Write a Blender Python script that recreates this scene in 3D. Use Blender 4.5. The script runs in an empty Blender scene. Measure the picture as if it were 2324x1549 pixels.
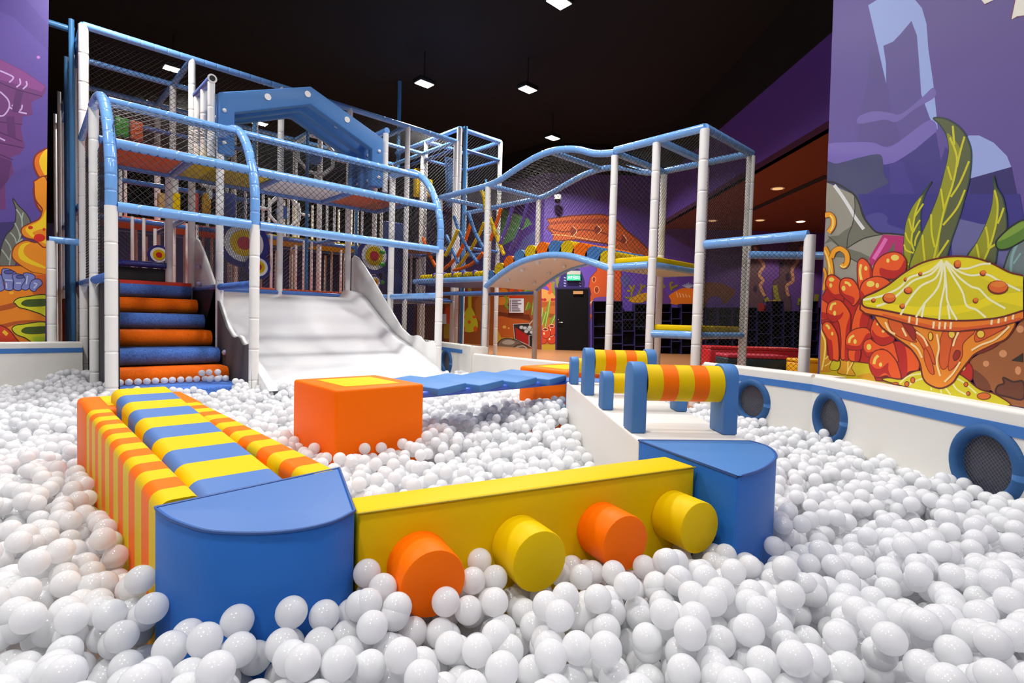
import bpy, bmesh, math, random
import numpy as np
from mathutils import Vector, Matrix
from mathutils.geometry import tessellate_polygon

# ------------------------------------------------------------------ scene, camera, light
SC = bpy.context.scene
F, YAW, PITCH, ROLL, HC = 1213.0, math.radians(46.55), math.radians(-2.343), math.radians(-1.58), 0.85
_fw = np.array([0, math.cos(PITCH), math.sin(PITCH)]); _r = np.array([1., 0, 0]); _d = np.cross(_fw, _r)
_r2 = math.cos(ROLL)*_r + math.sin(ROLL)*_d; _d2 = -math.sin(ROLL)*_r + math.cos(ROLL)*_d
_A = np.array([[math.sin(YAW), -math.cos(YAW), 0], [math.cos(YAW), math.sin(YAW), 0], [0, 0, 1]])
CM = np.array([_r2, _d2, _fw]) @ _A          # rows: camera right, down, forward in world axes
CC = np.array([0, 0, HC])
cam_data = bpy.data.cameras.new('camera'); cam = bpy.data.objects.new('camera', cam_data)
SC.collection.objects.link(cam); SC.camera = cam
cam_data.sensor_width = 36; cam_data.lens = 36*F/2324; cam_data.clip_end = 200; cam_data.clip_start = 0.05
cam.matrix_world = Matrix(((CM[0][0], -CM[1][0], -CM[2][0], 0), (CM[0][1], -CM[1][1], -CM[2][1], 0),
                           (CM[0][2], -CM[1][2], -CM[2][2], HC), (0, 0, 0, 1)))
SC.view_settings.view_transform = 'Standard'; SC.view_settings.look = 'None'
SC.view_settings.gamma = 1; SC.view_settings.use_curve_mapping = False
SC.view_settings.exposure = -1.14
SC.cycles.diffuse_bounces = 6; SC.cycles.max_bounces = 10
w = bpy.data.worlds.new('world'); SC.world = w; w.use_nodes = True
w.node_tree.nodes['Background'].inputs[0].default_value = (0.8, 0.85, 1.0, 1)
w.node_tree.nodes['Background'].inputs[1].default_value = 0.035
LAMP_Z = 6.0
LAMPS = [(6.54, 6.02, 1.0), (6.757, 10.18, 1.7), (8.52, 8.71, 1.6), (11.25, 10.44, 3.4), (2.64, 13.56, 1.7), (5.07, 15.58, 1),
         (2.8, 2.6, .4), (-.9, 5.8, 1.2), (3.4, -.6, 1.0), (-.6, .8, .9), (5.4, 2.0, .4), (3.7, 4.8, 1.5), (-3.2, 2.6, .7), (1.4, -2.6, 1.3), (1.0, 8.3, 1.1), (-3.0, -1.6, 1.0), (4.6, -3.6, 1.0)]  # this row: unseen lamps, added as fill for balls, slide and upright faces
LAMP_W = 225.0
for i, (lx, ly, k) in enumerate(LAMPS):
    ld = bpy.data.lights.new('floodlight_beam', 'AREA'); ld.shape = 'RECTANGLE'; ld.size = .42; ld.size_y = .32
    ld.energy = LAMP_W*k; ld.color = (1.0, .975, .94); ld.spread = math.radians(142)
    lo = bpy.data.objects.new('floodlight_beam', ld); SC.collection.objects.link(lo)
    lo.location = (lx, ly, LAMP_Z-.03)

# ------------------------------------------------------------------ helpers
C = SC.collection
def lin(c):
    return tuple(((v/255)/12.92 if v/255 <= .04045 else ((v/255+.055)/1.055)**2.4) for v in c)
_mats = {}
def mat(col, rough=.5, bump=0, bscale=300, emit=0, metal=0, coat=0, name=None, var=0, k=1.0, sub=0, spec=.5):
    key = (tuple(col), rough, bump, bscale, emit, metal, coat, var, k, sub, spec)
    if key in _mats: return _mats[key]
    m = bpy.data.materials.new(name or 'paint'); m.use_nodes = True
    nt = m.node_tree; b = nt.nodes['Principled BSDF']
    c = tuple(v*k for v in lin(col)) + (1,)
    b.inputs['Base Color'].default_value = c
    b.inputs['Roughness'].default_value = rough; b.inputs['Metallic'].default_value = metal
    b.inputs['Specular IOR Level'].default_value = spec
    if coat: b.inputs['Coat Weight'].default_value = coat; b.inputs['Coat Roughness'].default_value = .15
    if sub: b.inputs['Subsurface Weight'].default_value = sub; b.inputs['Subsurface Scale'].default_value = .03; b.inputs['Subsurface Radius'].default_value = (1, 1, 1)
    if emit: b.inputs['Emission Color'].default_value = c; b.inputs['Emission Strength'].default_value = emit
    if bump or var:
        tc = nt.nodes.new('ShaderNodeTexCoord'); n = nt.nodes.new('ShaderNodeTexNoise')
        n.inputs['Scale'].default_value = bscale; n.inputs['Detail'].default_value = 3
        nt.links.new(tc.outputs['Object'], n.inputs['Vector'])
        if bump:
            bp = nt.nodes.new('ShaderNodeBump'); bp.inputs['Strength'].default_value = bump; bp.inputs['Distance'].default_value = .004
            nt.links.new(n.outputs['Fac'], bp.inputs['Height']); nt.links.new(bp.outputs['Normal'], b.inputs['Normal'])
        if var:
            rp = nt.nodes.new('ShaderNodeMapRange'); rp.inputs[1].default_value = .3; rp.inputs[2].default_value = .7
            rp.inputs[3].default_value = 1-var; rp.inputs[4].default_value = 1+var*.4
            mx = nt.nodes.new('ShaderNodeVectorMath'); mx.operation = 'SCALE'; mx.inputs[0].default_value = c[:3]
            nt.links.new(n.outputs['Fac'], rp.inputs[0]); nt.links.new(rp.outputs[0], mx.inputs['Scale'])
            nt.links.new(mx.outputs[0], b.inputs['Base Color'])
    _mats[key] = m
    return m
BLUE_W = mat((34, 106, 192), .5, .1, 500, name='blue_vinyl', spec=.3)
ORANGE = mat((255, 114, 0), .5, .06, 500, name='orange_vinyl', spec=.14); YELLOW = mat((230, 192, 0), .5, .06, 500, name='yellow_vinyl', spec=.14)
BLUE = mat((74, 126, 188), .5, .1, 500, name='blue_vinyl', spec=.3); BLUE_LIT = mat((84, 122, 186), .5, .08, 500, name='lit_blue_vinyl', spec=.3)  # second blue is a lighter copy for upward faces, sheen painted in
WHITE_V = mat((232, 229, 222), .45, .08, 400, name='white_vinyl'); STRIPE_B = mat((60, 118, 190), .45, name='blue_trim')
TUBE = mat((122, 176, 240), .16, coat=.6, name='blue_tube_sleeve'); TUBE_D = mat((78, 122, 196), .25, coat=.4, name='dark_blue_sleeve')
POST = mat((244, 243, 240), .3, .1, 14, name='white_post_sleeve'); NET = mat((12, 13, 20), .6, name='black_net')
NET_W = mat((120, 116, 112), .7, name='grey_net')
STEEL_B = mat((84, 148, 204), .3, coat=.3, name='blue_steel'); DARK = mat((22, 22, 24), .6, name='dark_panel')
GREY_SHADE = mat((88, 86, 86), .7, .5, 260, name='grey_shade'); RED = mat((200, 30, 40), .4, name='red_vinyl')
NAVY = mat((45, 45, 130), .4, name='navy_panel'); WHITE_P = mat((240, 240, 238), .3, name='white_plastic')
GLOSS_W = mat((248, 248, 250), .14, coat=.5, name='slide_gelcoat'); GREEN = mat((60, 170, 50), .4, name='green_vinyl')
FELT_B = mat((76, 124, 212), .8, .6, 60, var=.4, name='blue_felt'); FELT_O = mat((255, 112, 4), .8, .3, 60, var=.15, spec=.2, name='orange_felt')

def tag(o, label=None, cat=None, group=None, kind=None):
    if label: o['label'] = label
    if cat: o['category'] = cat
    if group: o['group'] = group
    if kind: o['kind'] = kind
    return o
def thing(name, loc, label=None, cat=None, group=None, kind=None):
    o = bpy.data.objects.new(name, None); C.objects.link(o); o.location = loc; o.empty_display_size = .1
    return tag(o, label, cat, group, kind)
def copy_tree(o, parent=None):
    c = o.copy(); C.objects.link(c)
    if parent is not None: c.parent = parent
    for ch in list(o.children): copy_tree(ch, c)
    return c
def V3(p): return Vector((float(p[0]), float(p[1]), float(p[2])))

class MB:
    def __init__(s): s.v, s.f, s.m, s.sm = [], [], [], []
    def add(s, verts, faces, mi=0, smooth=False):
        o = len(s.v); s.v += [tuple(map(float, p)) for p in verts]
        for i, f in enumerate(faces):
            s.f.append(tuple(o+j for j in f)); s.m.append(mi[i] if isinstance(mi, (list, tuple)) else mi); s.sm.append(smooth)
    def box(s, a, b, mi=0):
        x0, y0, z0 = a; x1, y1, z1 = b
        s.add([(x0,y0,z0),(x1,y0,z0),(x1,y1,z0),(x0,y1,z0),(x0,y0,z1),(x1,y0,z1),(x1,y1,z1),(x0,y1,z1)],
              [(0,3,2,1),(4,5,6,7),(0,1,5,4),(1,2,6,5),(2,3,7,6),(3,0,4,7)], mi)
    def prism(s, poly, z0, z1, mi=0, mi_top=None):
        n = len(poly); area = sum(poly[i][0]*poly[(i+1)%n][1]-poly[(i+1)%n][0]*poly[i][1] for i in range(n))
        if area < 0: poly = poly[::-1]
        vs = [(x, y, z0) for x, y in poly]+[(x, y, z1) for x, y in poly]
        fs = [tuple(range(n))[::-1], tuple(range(n, 2*n))]+[(i, (i+1)%n, n+(i+1)%n, n+i) for i in range(n)]
        s.add(vs, fs, [mi, mi if mi_top is None else mi_top]+[mi]*n)
    def extrude(s, prof, origin, u, v, wv, mi=0, smooth=False, caps=True):
        # prof: 2D closed polygon in (u,v), swept along vector wv
        n = len(prof); o = V3(origin); u = V3(u); v = V3(v); wv = V3(wv)
        a = [o+u*p[0]+v*p[1] for p in prof]; b = [p+wv for p in a]
        s.add(a+b, [(i, (i+1)%n, n+(i+1)%n, n+i) for i in range(n)], mi, smooth)
        if caps: s.add(a, [tuple(range(n))[::-1]], mi); s.add(b, [tuple(range(n))], mi)
    def tube(s, pts, r, sides=10, mi=0, seam=0, caps=True):
        pts = [V3(p) for p in pts]; P = []; R = []
        cum = [0.0]
        for a, b in zip(pts[:-1], pts[1:]): cum.append(cum[-1]+(b-a).length)
        ev = [(c_, r) for c_ in cum]; tot = cum[-1]
        if seam and tot > seam*1.3:
            k = max(1, int(round(tot/seam)))
            for j in range(1, k):
                c_ = tot*j/k; ev = [e for e in ev if abs(e[0]-c_) > .03 or e[0] in (0.0, tot)]
                ev += [(c_-.022, r), (c_-.005, r), (c_, r*.9), (c_+.005, r), (c_+.022, r)]
        ev.sort(); i0 = 0
        for c_, rr in ev:
            while i0 < len(cum)-2 and cum[i0+1] < c_: i0 += 1
            L = cum[i0+1]-cum[i0]; P.append(pts[i0].lerp(pts[i0+1], (c_-cum[i0])/L if L > 1e-9 else 0)); R.append(rr)
        vs = []; n = len(P); prev = None
        for i in range(n):
            t = (P[min(i+1, n-1)]-P[max(i-1, 0)]).normalized()
            if prev is None:
                up = Vector((0, 0, 1)) if abs(t.z) < .9 else Vector((1, 0, 0)); x = t.cross(up).normalized()
            else:
                x = (prev-t*prev.dot(t)).normalized()
            prev = x; y = t.cross(x)
            for k in range(sides):
                a = 2*math.pi*k/sides; vs.append(P[i]+(x*math.cos(a)+y*math.sin(a))*R[i])
        fs = [(i*sides+k, i*sides+(k+1)%sides, (i+1)*sides+(k+1)%sides, (i+1)*sides+k) for i in range(n-1) for k in range(sides)]
        s.add(vs, fs, mi, True)
        if caps: s.add(vs[:sides], [tuple(range(sides))[::-1]], mi); s.add(vs[-sides:], [tuple(range(sides))], mi)
    def disc_stack(s, c, u, v, rings, n=28):
        # rings: list of (radius, offset along normal, material) forming a stepped disc
        c = V3(c); u = V3(u); v = V3(v); w_ = u.cross(v)
        for r, off, mi in rings:
            ring = [c+(u*math.cos(2*math.pi*k/n)+v*math.sin(2*math.pi*k/n))*r for k in range(n)]
            a = [p-w_*off for p in ring]; b = [p+w_*off for p in ring]
            s.add(a+b, [tuple(range(n))[::-1], tuple(range(n, 2*n))]+[(i, (i+1)%n, n+(i+1)%n, n+i) for i in range(n)], mi)
    def sphere(s, c, r, n=12, m=8, mi=0, sc=(1, 1, 1)):
        vs = [(c[0], c[1], c[2]+r*sc[2])]
        for i in range(1, m):
            for k in range(n):
                t = math.pi*i/m; a = 2*math.pi*k/n
                vs.append((c[0]+r*sc[0]*math.sin(t)*math.cos(a), c[1]+r*sc[1]*math.sin(t)*math.sin(a), c[2]+r*sc[2]*math.cos(t)))
        vs.append((c[0], c[1], c[2]-r*sc[2]))
        fs = [(0, 1+k, 1+(k+1)%n) for k in range(n)]
        for i in range(m-2):
            for k in range(n): fs.append((1+i*n+k, 1+(i+1)*n+k, 1+(i+1)*n+(k+1)%n, 1+i*n+(k+1)%n))
        fs += [(len(vs)-1, 1+(m-2)*n+(k+1)%n, 1+(m-2)*n+k) for k in range(n)]
        s.add(vs, fs, mi, True)
    def build(s, name, mats, parent=None, bevel=0, seg=2, kind=None, label=None):
        me = bpy.data.meshes.new(name); org = Vector((0, 0, 0))
        if parent is not None:
            p = parent
            while p is not None: org += Vector(p.location); p = p.parent
        me.from_pydata([(x-org.x, y-org.y, z-org.z) for x, y, z in s.v], [], s.f)
        if not isinstance(mats, (list, tuple)): mats = [mats]
        for m in mats: me.materials.append(m)
        me.polygons.foreach_set('material_index', s.m); me.polygons.foreach_set('use_smooth', s.sm)
        if bevel:
            bm = bmesh.new(); bm.from_mesh(me)
            bmesh.ops.remove_doubles(bm, verts=bm.verts, dist=1e-5)
            es = [e for e in bm.edges if len(e.link_faces) == 2 and e.calc_face_angle(0) > .6]
            bmesh.ops.bevel(bm, geom=es, offset=bevel, segments=seg, profile=.5, affect='EDGES', clamp_overlap=True)
            for f in bm.faces: f.smooth = True
            bm.to_mesh(me); bm.free()
            try: me.set_sharp_from_angle(angle=.9)
            except Exception: pass
        me.update()
        o = bpy.data.objects.new(name, me); C.objects.link(o)
        if parent is not None: o.parent = parent
        if kind: o['kind'] = kind
        if label: o['label'] = label
        return o

def ray(px, py): return CM.T @ np.array([(px-1162)/F, (py-774.5)/F, 1.0])
def on_plane(px, py, P, n):
    d = ray(px, py); t = np.dot(np.asarray(P)-CC, n)/np.dot(d, n); return CC+t*d
def at_y(px, py, y): return on_plane(px, py, (0, y, 0), (0, 1, 0))
def at_x(px, py, x): return on_plane(px, py, (x, 0, 0), (1, 0, 0))
def at_z(px, py, z): return on_plane(px, py, (0, 0, z), (0, 0, 1))

def arc_smooth(pts, n=6, closed=True):
    out = []; N = len(pts)
    rng = range(N) if closed else range(N-1)
    for i in rng:
        if closed: p0, p1, p2, p3 = pts[i-1], pts[i], pts[(i+1)%N], pts[(i+2)%N]
        else: p0, p1, p2, p3 = pts[max(i-1, 0)], pts[i], pts[i+1], pts[min(i+2, N-1)]
        for k in range(n):
            t = k/n
            out.append(tuple(.5*((2*p1[j])+(-p0[j]+p2[j])*t+(2*p0[j]-5*p1[j]+4*p2[j]-p3[j])*t*t+(-p0[j]+3*p1[j]-3*p2[j]+p3[j])*t**3) for j in range(len(p1))))
    if not closed: out.append(tuple(pts[-1]))
    return out

# painted murals: every shape is a layer of flat paint on the wall it belongs to
class Mural:
    def __init__(s, P, n, step=.00008, k=1.0, rough=.6):
        s.P = np.array(P, float); s.n = np.array(n, float); s.n /= np.linalg.norm(s.n)
        if np.dot(s.n, CC-s.P) < 0: s.n = -s.n
        s.mb = MB(); s.layer = 1; s.step = step; s.mats = []; s.k = k; s.rough = rough
        s.u = np.cross(s.n, (0, 0, 1)); s.u /= np.linalg.norm(s.u)
        s.T = (1, 0, 0); s.clip = None
    def crop(s, x0, y0, sc): s.T = (sc, x0, y0)
    def px(s, p): return (p[0]/s.T[0]+s.T[1], p[1]/s.T[0]+s.T[2])
    def mi(s, c):
        m = mat(c, s.rough, name='mural_paint', k=s.k)
        if m not in s.mats: s.mats.append(m)
        return s.mats.index(m)
    def poly2(s, pts, c):     # pts in source pixels -> triangles on the wall
        pts = [p for p in pts]
        if s.clip: pts = s.clip(pts)
        if len(pts) < 3: return
        P3 = [on_plane(p[0], p[1], s.P, s.n)+s.n*s.step*s.layer for p in pts]
        tri = tessellate_polygon([[Vector((float(np.dot(q, s.u)), float(q[2]), 0)) for q in P3]])
        fs = []
        for t in tri:
            a, b, c_ = (P3[i] for i in t)
            if np.dot(np.cross(b-a, c_-a), s.n) < 0: t = (t[0], t[2], t[1])
            fs.append(tuple(t))
        s.mb.add(P3, fs, s.mi(c)); s.layer += 1
    def shape(s, pts, c, line=None, lw=8, smooth=True):
        q = arc_smooth(pts, 5) if smooth else list(pts)
        s.poly2([s.px(p) for p in q], c)
        if line: s.stroke(pts+[pts[0]], line, lw, smooth, closed=True)
    def stroke(s, pts, c, wd, smooth=True, closed=False, taper=False):
        q = arc_smooth(pts, 5, False) if smooth and len(pts) > 2 else list(pts)
        if closed and smooth: q = arc_smooth(pts[:-1], 5); q.append(q[0])
        q = [np.array(p, float) for p in q]; L, R = [], []
        for i, p in enumerate(q):
            if closed and i in (0, len(q)-1): t = q[1]-q[-2]
            else: t = q[min(i+1, len(q)-1)]-q[max(i-1, 0)]
            t = t/(np.linalg.norm(t)+1e-9); nn = np.array([-t[1], t[0]]); h = wd/2
            if taper: h *= .25+.75*(1-abs(2*i/(len(q)-1)-1))
            L.append(tuple(p+nn*h)); R.append(tuple(p-nn*h))
        if s.clip:
            for i in range(len(q)-1): s._quad([L[i], L[i+1], R[i+1], R[i]], c)
            s.layer += 1; return
        for i in range(len(q)-1): s._quad([L[i], L[i+1], R[i+1], R[i]], c)
        s.layer += 1
    def _quad(s, pts, c):
        pp = [s.px(p) for p in pts]
        if s.clip: pp = s.clip(pp)
        if len(pp) < 3: return
        P3 = [on_plane(p[0], p[1], s.P, s.n)+s.n*s.step*s.layer for p in pp]
        s.mb.add(P3, [tuple(range(len(P3)))], s.mi(c))
    def oval(s, cx, cy, rx, ry, c, line=None, lw=6):
        pts = [(cx+rx*math.cos(a), cy+ry*math.sin(a)) for a in [2*math.pi*k/16 for k in range(16)]]
        s.poly2([s.px(p) for p in pts], c)
        if line: s.stroke(pts+[pts[0]], line, lw, False, True)
    def build(s, name, parent): return s.mb.build(name, s.mats, parent)
def clipper(halfplanes):
    # Sutherland-Hodgman against a list of (a,b,c): keep a*x+b*y+c >= 0, in source pixels
    def f(pts):
        for a, b, c in halfplanes:
            out = []
            for i in range(len(pts)):
                p, q = pts[i-1], pts[i]; dp = a*p[0]+b*p[1]+c; dq = a*q[0]+b*q[1]+c
                if (dp >= 0) != (dq >= 0):
                    t = dp/(dp-dq); out.append((p[0]+(q[0]-p[0])*t, p[1]+(q[1]-p[1])*t))
                if dq >= 0: out.append(q)
            pts = out
            if len(pts) < 3: return []
        return pts
    return f

# ------------------------------------------------------------------ the room
PIT_Z, OUT_Z, CEIL = -.3, -.12, 6.7
PURPLE = mat((106, 72, 176), .55, .1, 60, var=.12, name='purple_wall_paint'); BLACK_C = mat((4, 4, 5), .95, name='black_ceiling_and_falloff')
PURPLE_D = mat((44, 30, 80), .6, name='dark_purple_wall_paint')
WOODF = mat((176, 122, 80), .35, .1, 40, var=.2, name='wood_floor'); PITMAT = mat((225, 225, 225), .7, name='pit_mat')
BROWN_C = mat((120, 56, 30), .8, name='brown_ceiling_paint')
mb = MB(); mb.box((-6, -6, PIT_Z-.1), (5.2, 9.7, PIT_Z)); mb.build('floor', PITMAT, kind='structure')
mb = MB(); mb.box((5.2, -8, OUT_Z-.1), (24, 22, OUT_Z)); mb.box((-6, 9.7, OUT_Z-.1), (5.2, 22, OUT_Z)); mb.build('floor', WOODF, kind='structure')
mb = MB(); mb.box((-8, -8, CEIL), (24, 24, CEIL+.1)); mb.build('ceiling', BLACK_C, kind='structure')
K = (12.954, 12.29); bd = np.array([.726, -.688])
def wall(name, a, b, z0, z1, m, th=.15, kind='structure'):
    a = np.array(a, float); b = np.array(b, float); d = (b-a)/np.linalg.norm(b-a); n = np.array([d[1], -d[0]])
    mid = (a+b)/2
    if np.dot(n, mid) < 0: n = -n
    q = n*th
    mb = MB(); mb.prism([tuple(a), tuple(b), tuple(b+q), tuple(a+q)], z0, z1); return mb.build(name, m, kind=kind)
K2 = tuple(np.array(K)+bd*14)
BZ = 5.7  # walls turn black above this height: lamp falloff put into the colour
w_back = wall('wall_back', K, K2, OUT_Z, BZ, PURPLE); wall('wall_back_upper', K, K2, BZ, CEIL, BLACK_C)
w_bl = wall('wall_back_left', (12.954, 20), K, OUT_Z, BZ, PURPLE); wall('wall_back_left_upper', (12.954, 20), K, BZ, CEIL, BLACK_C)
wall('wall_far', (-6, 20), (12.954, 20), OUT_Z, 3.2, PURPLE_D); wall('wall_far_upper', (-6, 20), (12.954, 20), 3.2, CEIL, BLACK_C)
wall('wall_left', (-6, -6), (-6, 20), PIT_Z, CEIL, PURPLE_D); wall('wall_front', (-6, -6), (16, -6), PIT_Z, CEIL, PURPLE_D)
SZ = 4.0; sa, sb = (8.0, 1.25), (15.9, 10.0)
mb = MB(); mb.prism([sa, sb, (22.5, 3.6), (14, -6), (8, -6)], SZ, SZ+.12)
g = MB(); soff = mb.build('ceiling', BROWN_C, kind='structure'); soff.name = 'ceiling_soffit'
wall('wall_fascia', sa, sb, SZ, BZ-.2, PURPLE, th=.12); wall('wall_fascia_upper', sa, sb, BZ-.2, CEIL, BLACK_C, th=.12)  # black top of the fascia stands in for lamp light fading upward
# soffit slot
s0, s1 = at_z(1700, 478, SZ), at_z(1878, 398, SZ)
mb = MB(); dd = (s1-s0)/np.linalg.norm(s1-s0); pn = np.array([dd[1], -dd[0], 0])*.09
mb.prism([tuple((s0+pn)[:2]), tuple((s1+pn)[:2]), tuple((s1-pn)[:2]), tuple((s0-pn)[:2])], SZ-.012, SZ+.01)
mb.build('trim_1', DARK, kind='structure')

# right mural panel
mdir = np.array([-.719, -.695]); mp0 = np.array([5.741, 1.699]); mn = np.array([.695, -.719])
pe = on_plane(1873, 500, (mp0[0], mp0[1], 0), (mn[0], mn[1], 0))[:2]
w_r = wall('wall_right', tuple(pe), tuple(np.array(pe)+mdir*6.5), PIT_Z, CEIL, mat((90, 72, 148), .5, name='mural_paint'), th=.2)
# left mural panel
lx = at_y(105, 500, 9.6)[0]
w_l = wall('wall_left_panel', (-5.9, 9.6), (lx, 9.6), PIT_Z, CEIL, mat((88, 68, 148), .5, name='mural_paint'), th=.2)

# ---- right mural artwork
M = Mural((mp0[0], mp0[1], 0), (mn[0], mn[1], 0), rough=.5)
M.clip = clipper([(1, (1891-1861)/840., -1891.5), (-1, 0, 2330)])
cp = M.crop
M.poly2([(1800, 0), (2330, 0), (2330, 930), (1800, 930)], (90, 72, 148))
cp(1840, 0, 3.368)
M.shape([(900, 0), (1630, 0), (1630, 1549), (1560, 1400), (1300, 1300), (1100, 1200), (960, 860), (935, 620), (885, 180)], (92, 74, 146), smooth=False)
M.shape([(450, 380), (520, 420), (580, 640), (610, 840), (650, 930), (680, 1100), (560, 1120), (360, 1100), (370, 960), (380, 850), (440, 600)], (84, 70, 138), smooth=False)
M.shape([(560, 340), (640, 320), (770, 160), (815, 270), (835, 500), (850, 740), (915, 910), (700, 1080), (640, 900), (590, 640)], (90, 76, 146), smooth=False)
M.shape([(440, 40), (520, -10), (790, -10), (850, 60), (885, 180), (900, 380), (935, 620), (960, 860), (972, 990), (940, 960), (910, 900), (845, 720), (830, 500), (812, 270), (770, 160), (690, 255), (630, 318), (555, 350), (575, 480), (578, 640), (550, 520), (500, 300)], (150, 170, 226), smooth=False)
M.shape([(370, 890), (480, 850), (600, 860), (690, 870), (850, 745), (935, 670), (950, 740), (800, 830), (660, 930), (560, 915), (370, 945)], (112, 96, 172))
M.shape([(100, 1110), (350, 1085), (480, 1090), (620, 1115), (900, 920), (960, 1010), (800, 1140), (640, 1240), (560, 1255), (360, 1205), (340, 1225), (100, 1255)], (114, 98, 178))
M.shape([(380, 1600), (560, 1260), (650, 1240), (800, 1140), (955, 1010), (995, 1230), (1030, 1120), (1230, 1360), (1535, 1275), (1600, 1600), (1640, 2300), (900, 2600), (300, 1700)], (58, 48, 128), smooth=False)
M.shape([(600, 1250), (700, 1230), (820, 1549), (860, 1700), (620, 1700)], (66, 56, 138), smooth=False)
M.shape([(100, 1250), (200, 1249), (350, 1210), (480, 1180), (545, 1195), (560, 1330), (590, 1400), (450, 1470), (370, 1560), (100, 1560)], (66, 68, 108))
M.shape([(1205, 1035), (1290, 1035), (1400, 1090), (1500, 1190), (1535, 1275), (1225, 1365), (1180, 1300), (1170, 1100)], (150, 166, 222), smooth=False)
M.shape([(1225, 1362), (1535, 1275), (1580, 1500), (1600, 1700), (1200, 1700)], (44, 34, 104), smooth=False)
M.shape([(1300, -10), (1330, 35), (1420, -10)], (236, 232, 220), (120, 40, 80), 8, False)
M.shape([(1565, -10), (1532, 150), (1580, 128), (1640, 118), (1640, -10)], (236, 232, 220), (120, 40, 80), 8, False)
cp(1840, 440, 3.097)
M.shape([(330, 0), (1470, 0), (1499, 160), (1400, 400), (1000, 480), (700, 470), (650, 290), (470, 270), (400, 180)], (50, 44, 128), smooth=False)
M.shape([(380, 180), (400, 150), (480, 130), (540, 160), (545, 210), (650, 250), (655, 290), (470, 272), (410, 230)], (70, 66, 140))
M.shape([(1000, 480), (985, 250), (1050, 175), (1200, 212), (1290, 215), (1400, 330), (1500, 360), (1500, 560), (1100, 480)], (98, 98, 152), smooth=False)
cp(1860, 440, 5.958)
ROCK = [(90, -160), (470, 10), (540, 130), (590, 290), (660, 400), (780, 520), (1140, 550), (1150, 800), (1150, 1250), (720, 1100), (560, 1300), (200, 1200), (40, 1500), (60, 700), (90, 300)]
M.shape(ROCK, (146, 143, 130), smooth=False)
M.shape([(480, 20), (540, 130), (590, 290), (660, 400), (780, 520), (860, 540), (600, 610), (370, 735), (280, 720), (160, 640), (60, 680), (150, 570), (260, 560), (330, 500), (440, 430), (470, 330)], (106, 107, 92), smooth=False)
M.shape([(380, 735), (560, 790), (680, 850), (660, 910), (520, 930), (420, 870), (200, 850), (150, 760)], (106, 107, 92), smooth=False)
M.stroke([(200, -120), (290, 0), (400, 170), (480, 310), (600, 475)], (214, 216, 216), 46)
for q, wd in (([(90, -165), (200, -155), (330, -90), (470, 10), (540, 130), (590, 290), (660, 400), (780, 520), (960, 535), (1140, 555)], 24), ([(475, 20), (480, 200), (450, 400), (390, 560), (370, 735)], 10), ([(370, 735), (600, 600), (860, 545)], 12), ([(120, 570), (200, 640), (270, 710)], 9), ([(420, 870), (530, 930)], 10)):
    M.stroke(q, (38, 42, 42), wd)
M.shape([(860, 550), (1140, 570), (1130, 810), (940, 780), (700, 980), (670, 880), (760, 720)], (176, 38, 106), smooth=False)
M.stroke([(905, 600), (830, 730), (735, 880)], (216, 106, 176), 52)
M.shape([(1030, 640), (1005, 800), (930, 785)], (96, 98, 84), smooth=False)
LW = (34, 60, 52)
def leaf(outline, light, veins, vw=20, lw=14, dk=(84, 92, 54), lt=(142, 144, 18), vc=(200, 196, 28)):
    M.shape(outline, dk, LW, lw); M.shape(light, lt)
    for v in veins: M.stroke(v, vc, vw, taper=False)
cp(1860, 440, 5.958)
leaf([(1525, -167), (1440, -20), (1395, 130), (1370, 300), (1375, 480), (1390, 560), (1320, 740), (1270, 1000), (1195, 1060), (1150, 850), (1150, 600), (1180, 380), (1250, 200), (1350, 60)],
     [(1400, 20), (1330, 160), (1290, 300), (1270, 500), (1250, 700), (1220, 1000), (1190, 1040), (1150, 850), (1150, 600), (1180, 380), (1250, 200), (1340, 70)],
     [[(1370, 60), (1300, 260), (1260, 520), (1250, 660), (1290, 780)], [(1410, 130), (1350, 220), (1295, 300)], [(1365, 350), (1320, 420), (1270, 520)], [(1360, 500), (1310, 600), (1290, 700)], [(1215, 330), (1240, 440), (1255, 500)], [(1165, 520), (1200, 620), (1255, 680)], [(1150, 680), (1180, 760), (1290, 800)], [(1190, 950), (1260, 950)]], 24, 18)
cp(2080, 240, 4.303)
leaf([(170, 120), (280, 125), (400, 190), (480, 280), (530, 400), (540, 520), (520, 720), (480, 880), (420, 1100), (350, 1300), (290, 1490), (190, 1549), (-60, 1600), (0, 1400), (60, 1250), (150, 1050), (220, 870), (280, 650), (318, 480), (320, 380), (290, 270), (230, 180)],
     [(305, 265), (400, 360), (440, 460), (400, 560), (370, 720), (300, 1000), (240, 1200), (190, 1520), (-50, 1590), (0, 1400), (60, 1250), (150, 1050), (220, 870), (280, 650), (318, 480), (320, 380)],
     [[(330, 310), (385, 440), (400, 560), (355, 780), (280, 1000), (230, 1230), (170, 1520)], [(360, 195), (375, 380)], [(475, 300), (430, 460), (400, 600)], [(520, 540), (430, 750), (340, 890)], [(480, 820), (400, 1000), (265, 1165)], [(320, 1310), (200, 1490)], [(310, 590), (350, 725)], [(245, 810), (275, 1010)], [(150, 1060), (155, 1240), (185, 1380)], [(65, 1260), (75, 1400), (90, 1530)]])
leaf([(757, 680), (790, 800), (850, 900), (885, 1080), (880, 1220), (800, 1400), (750, 1560), (500, 1500), (600, 1330), (680, 1170), (740, 1000), (762, 850)],
     [(770, 810), (805, 950), (790, 1130), (740, 1350), (650, 1520), (510, 1490), (600, 1330), (680, 1170), (740, 1000)],
     [[(770, 825), (800, 960), (785, 1150), (725, 1370), (660, 1520)], [(860, 995), (830, 1080), (800, 1150)], [(685, 1180), (705, 1290), (710, 1390)], [(780, 1350), (720, 1390)], [(595, 1350), (620, 1490)]])
cp(2080, 560, 4.187)
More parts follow.
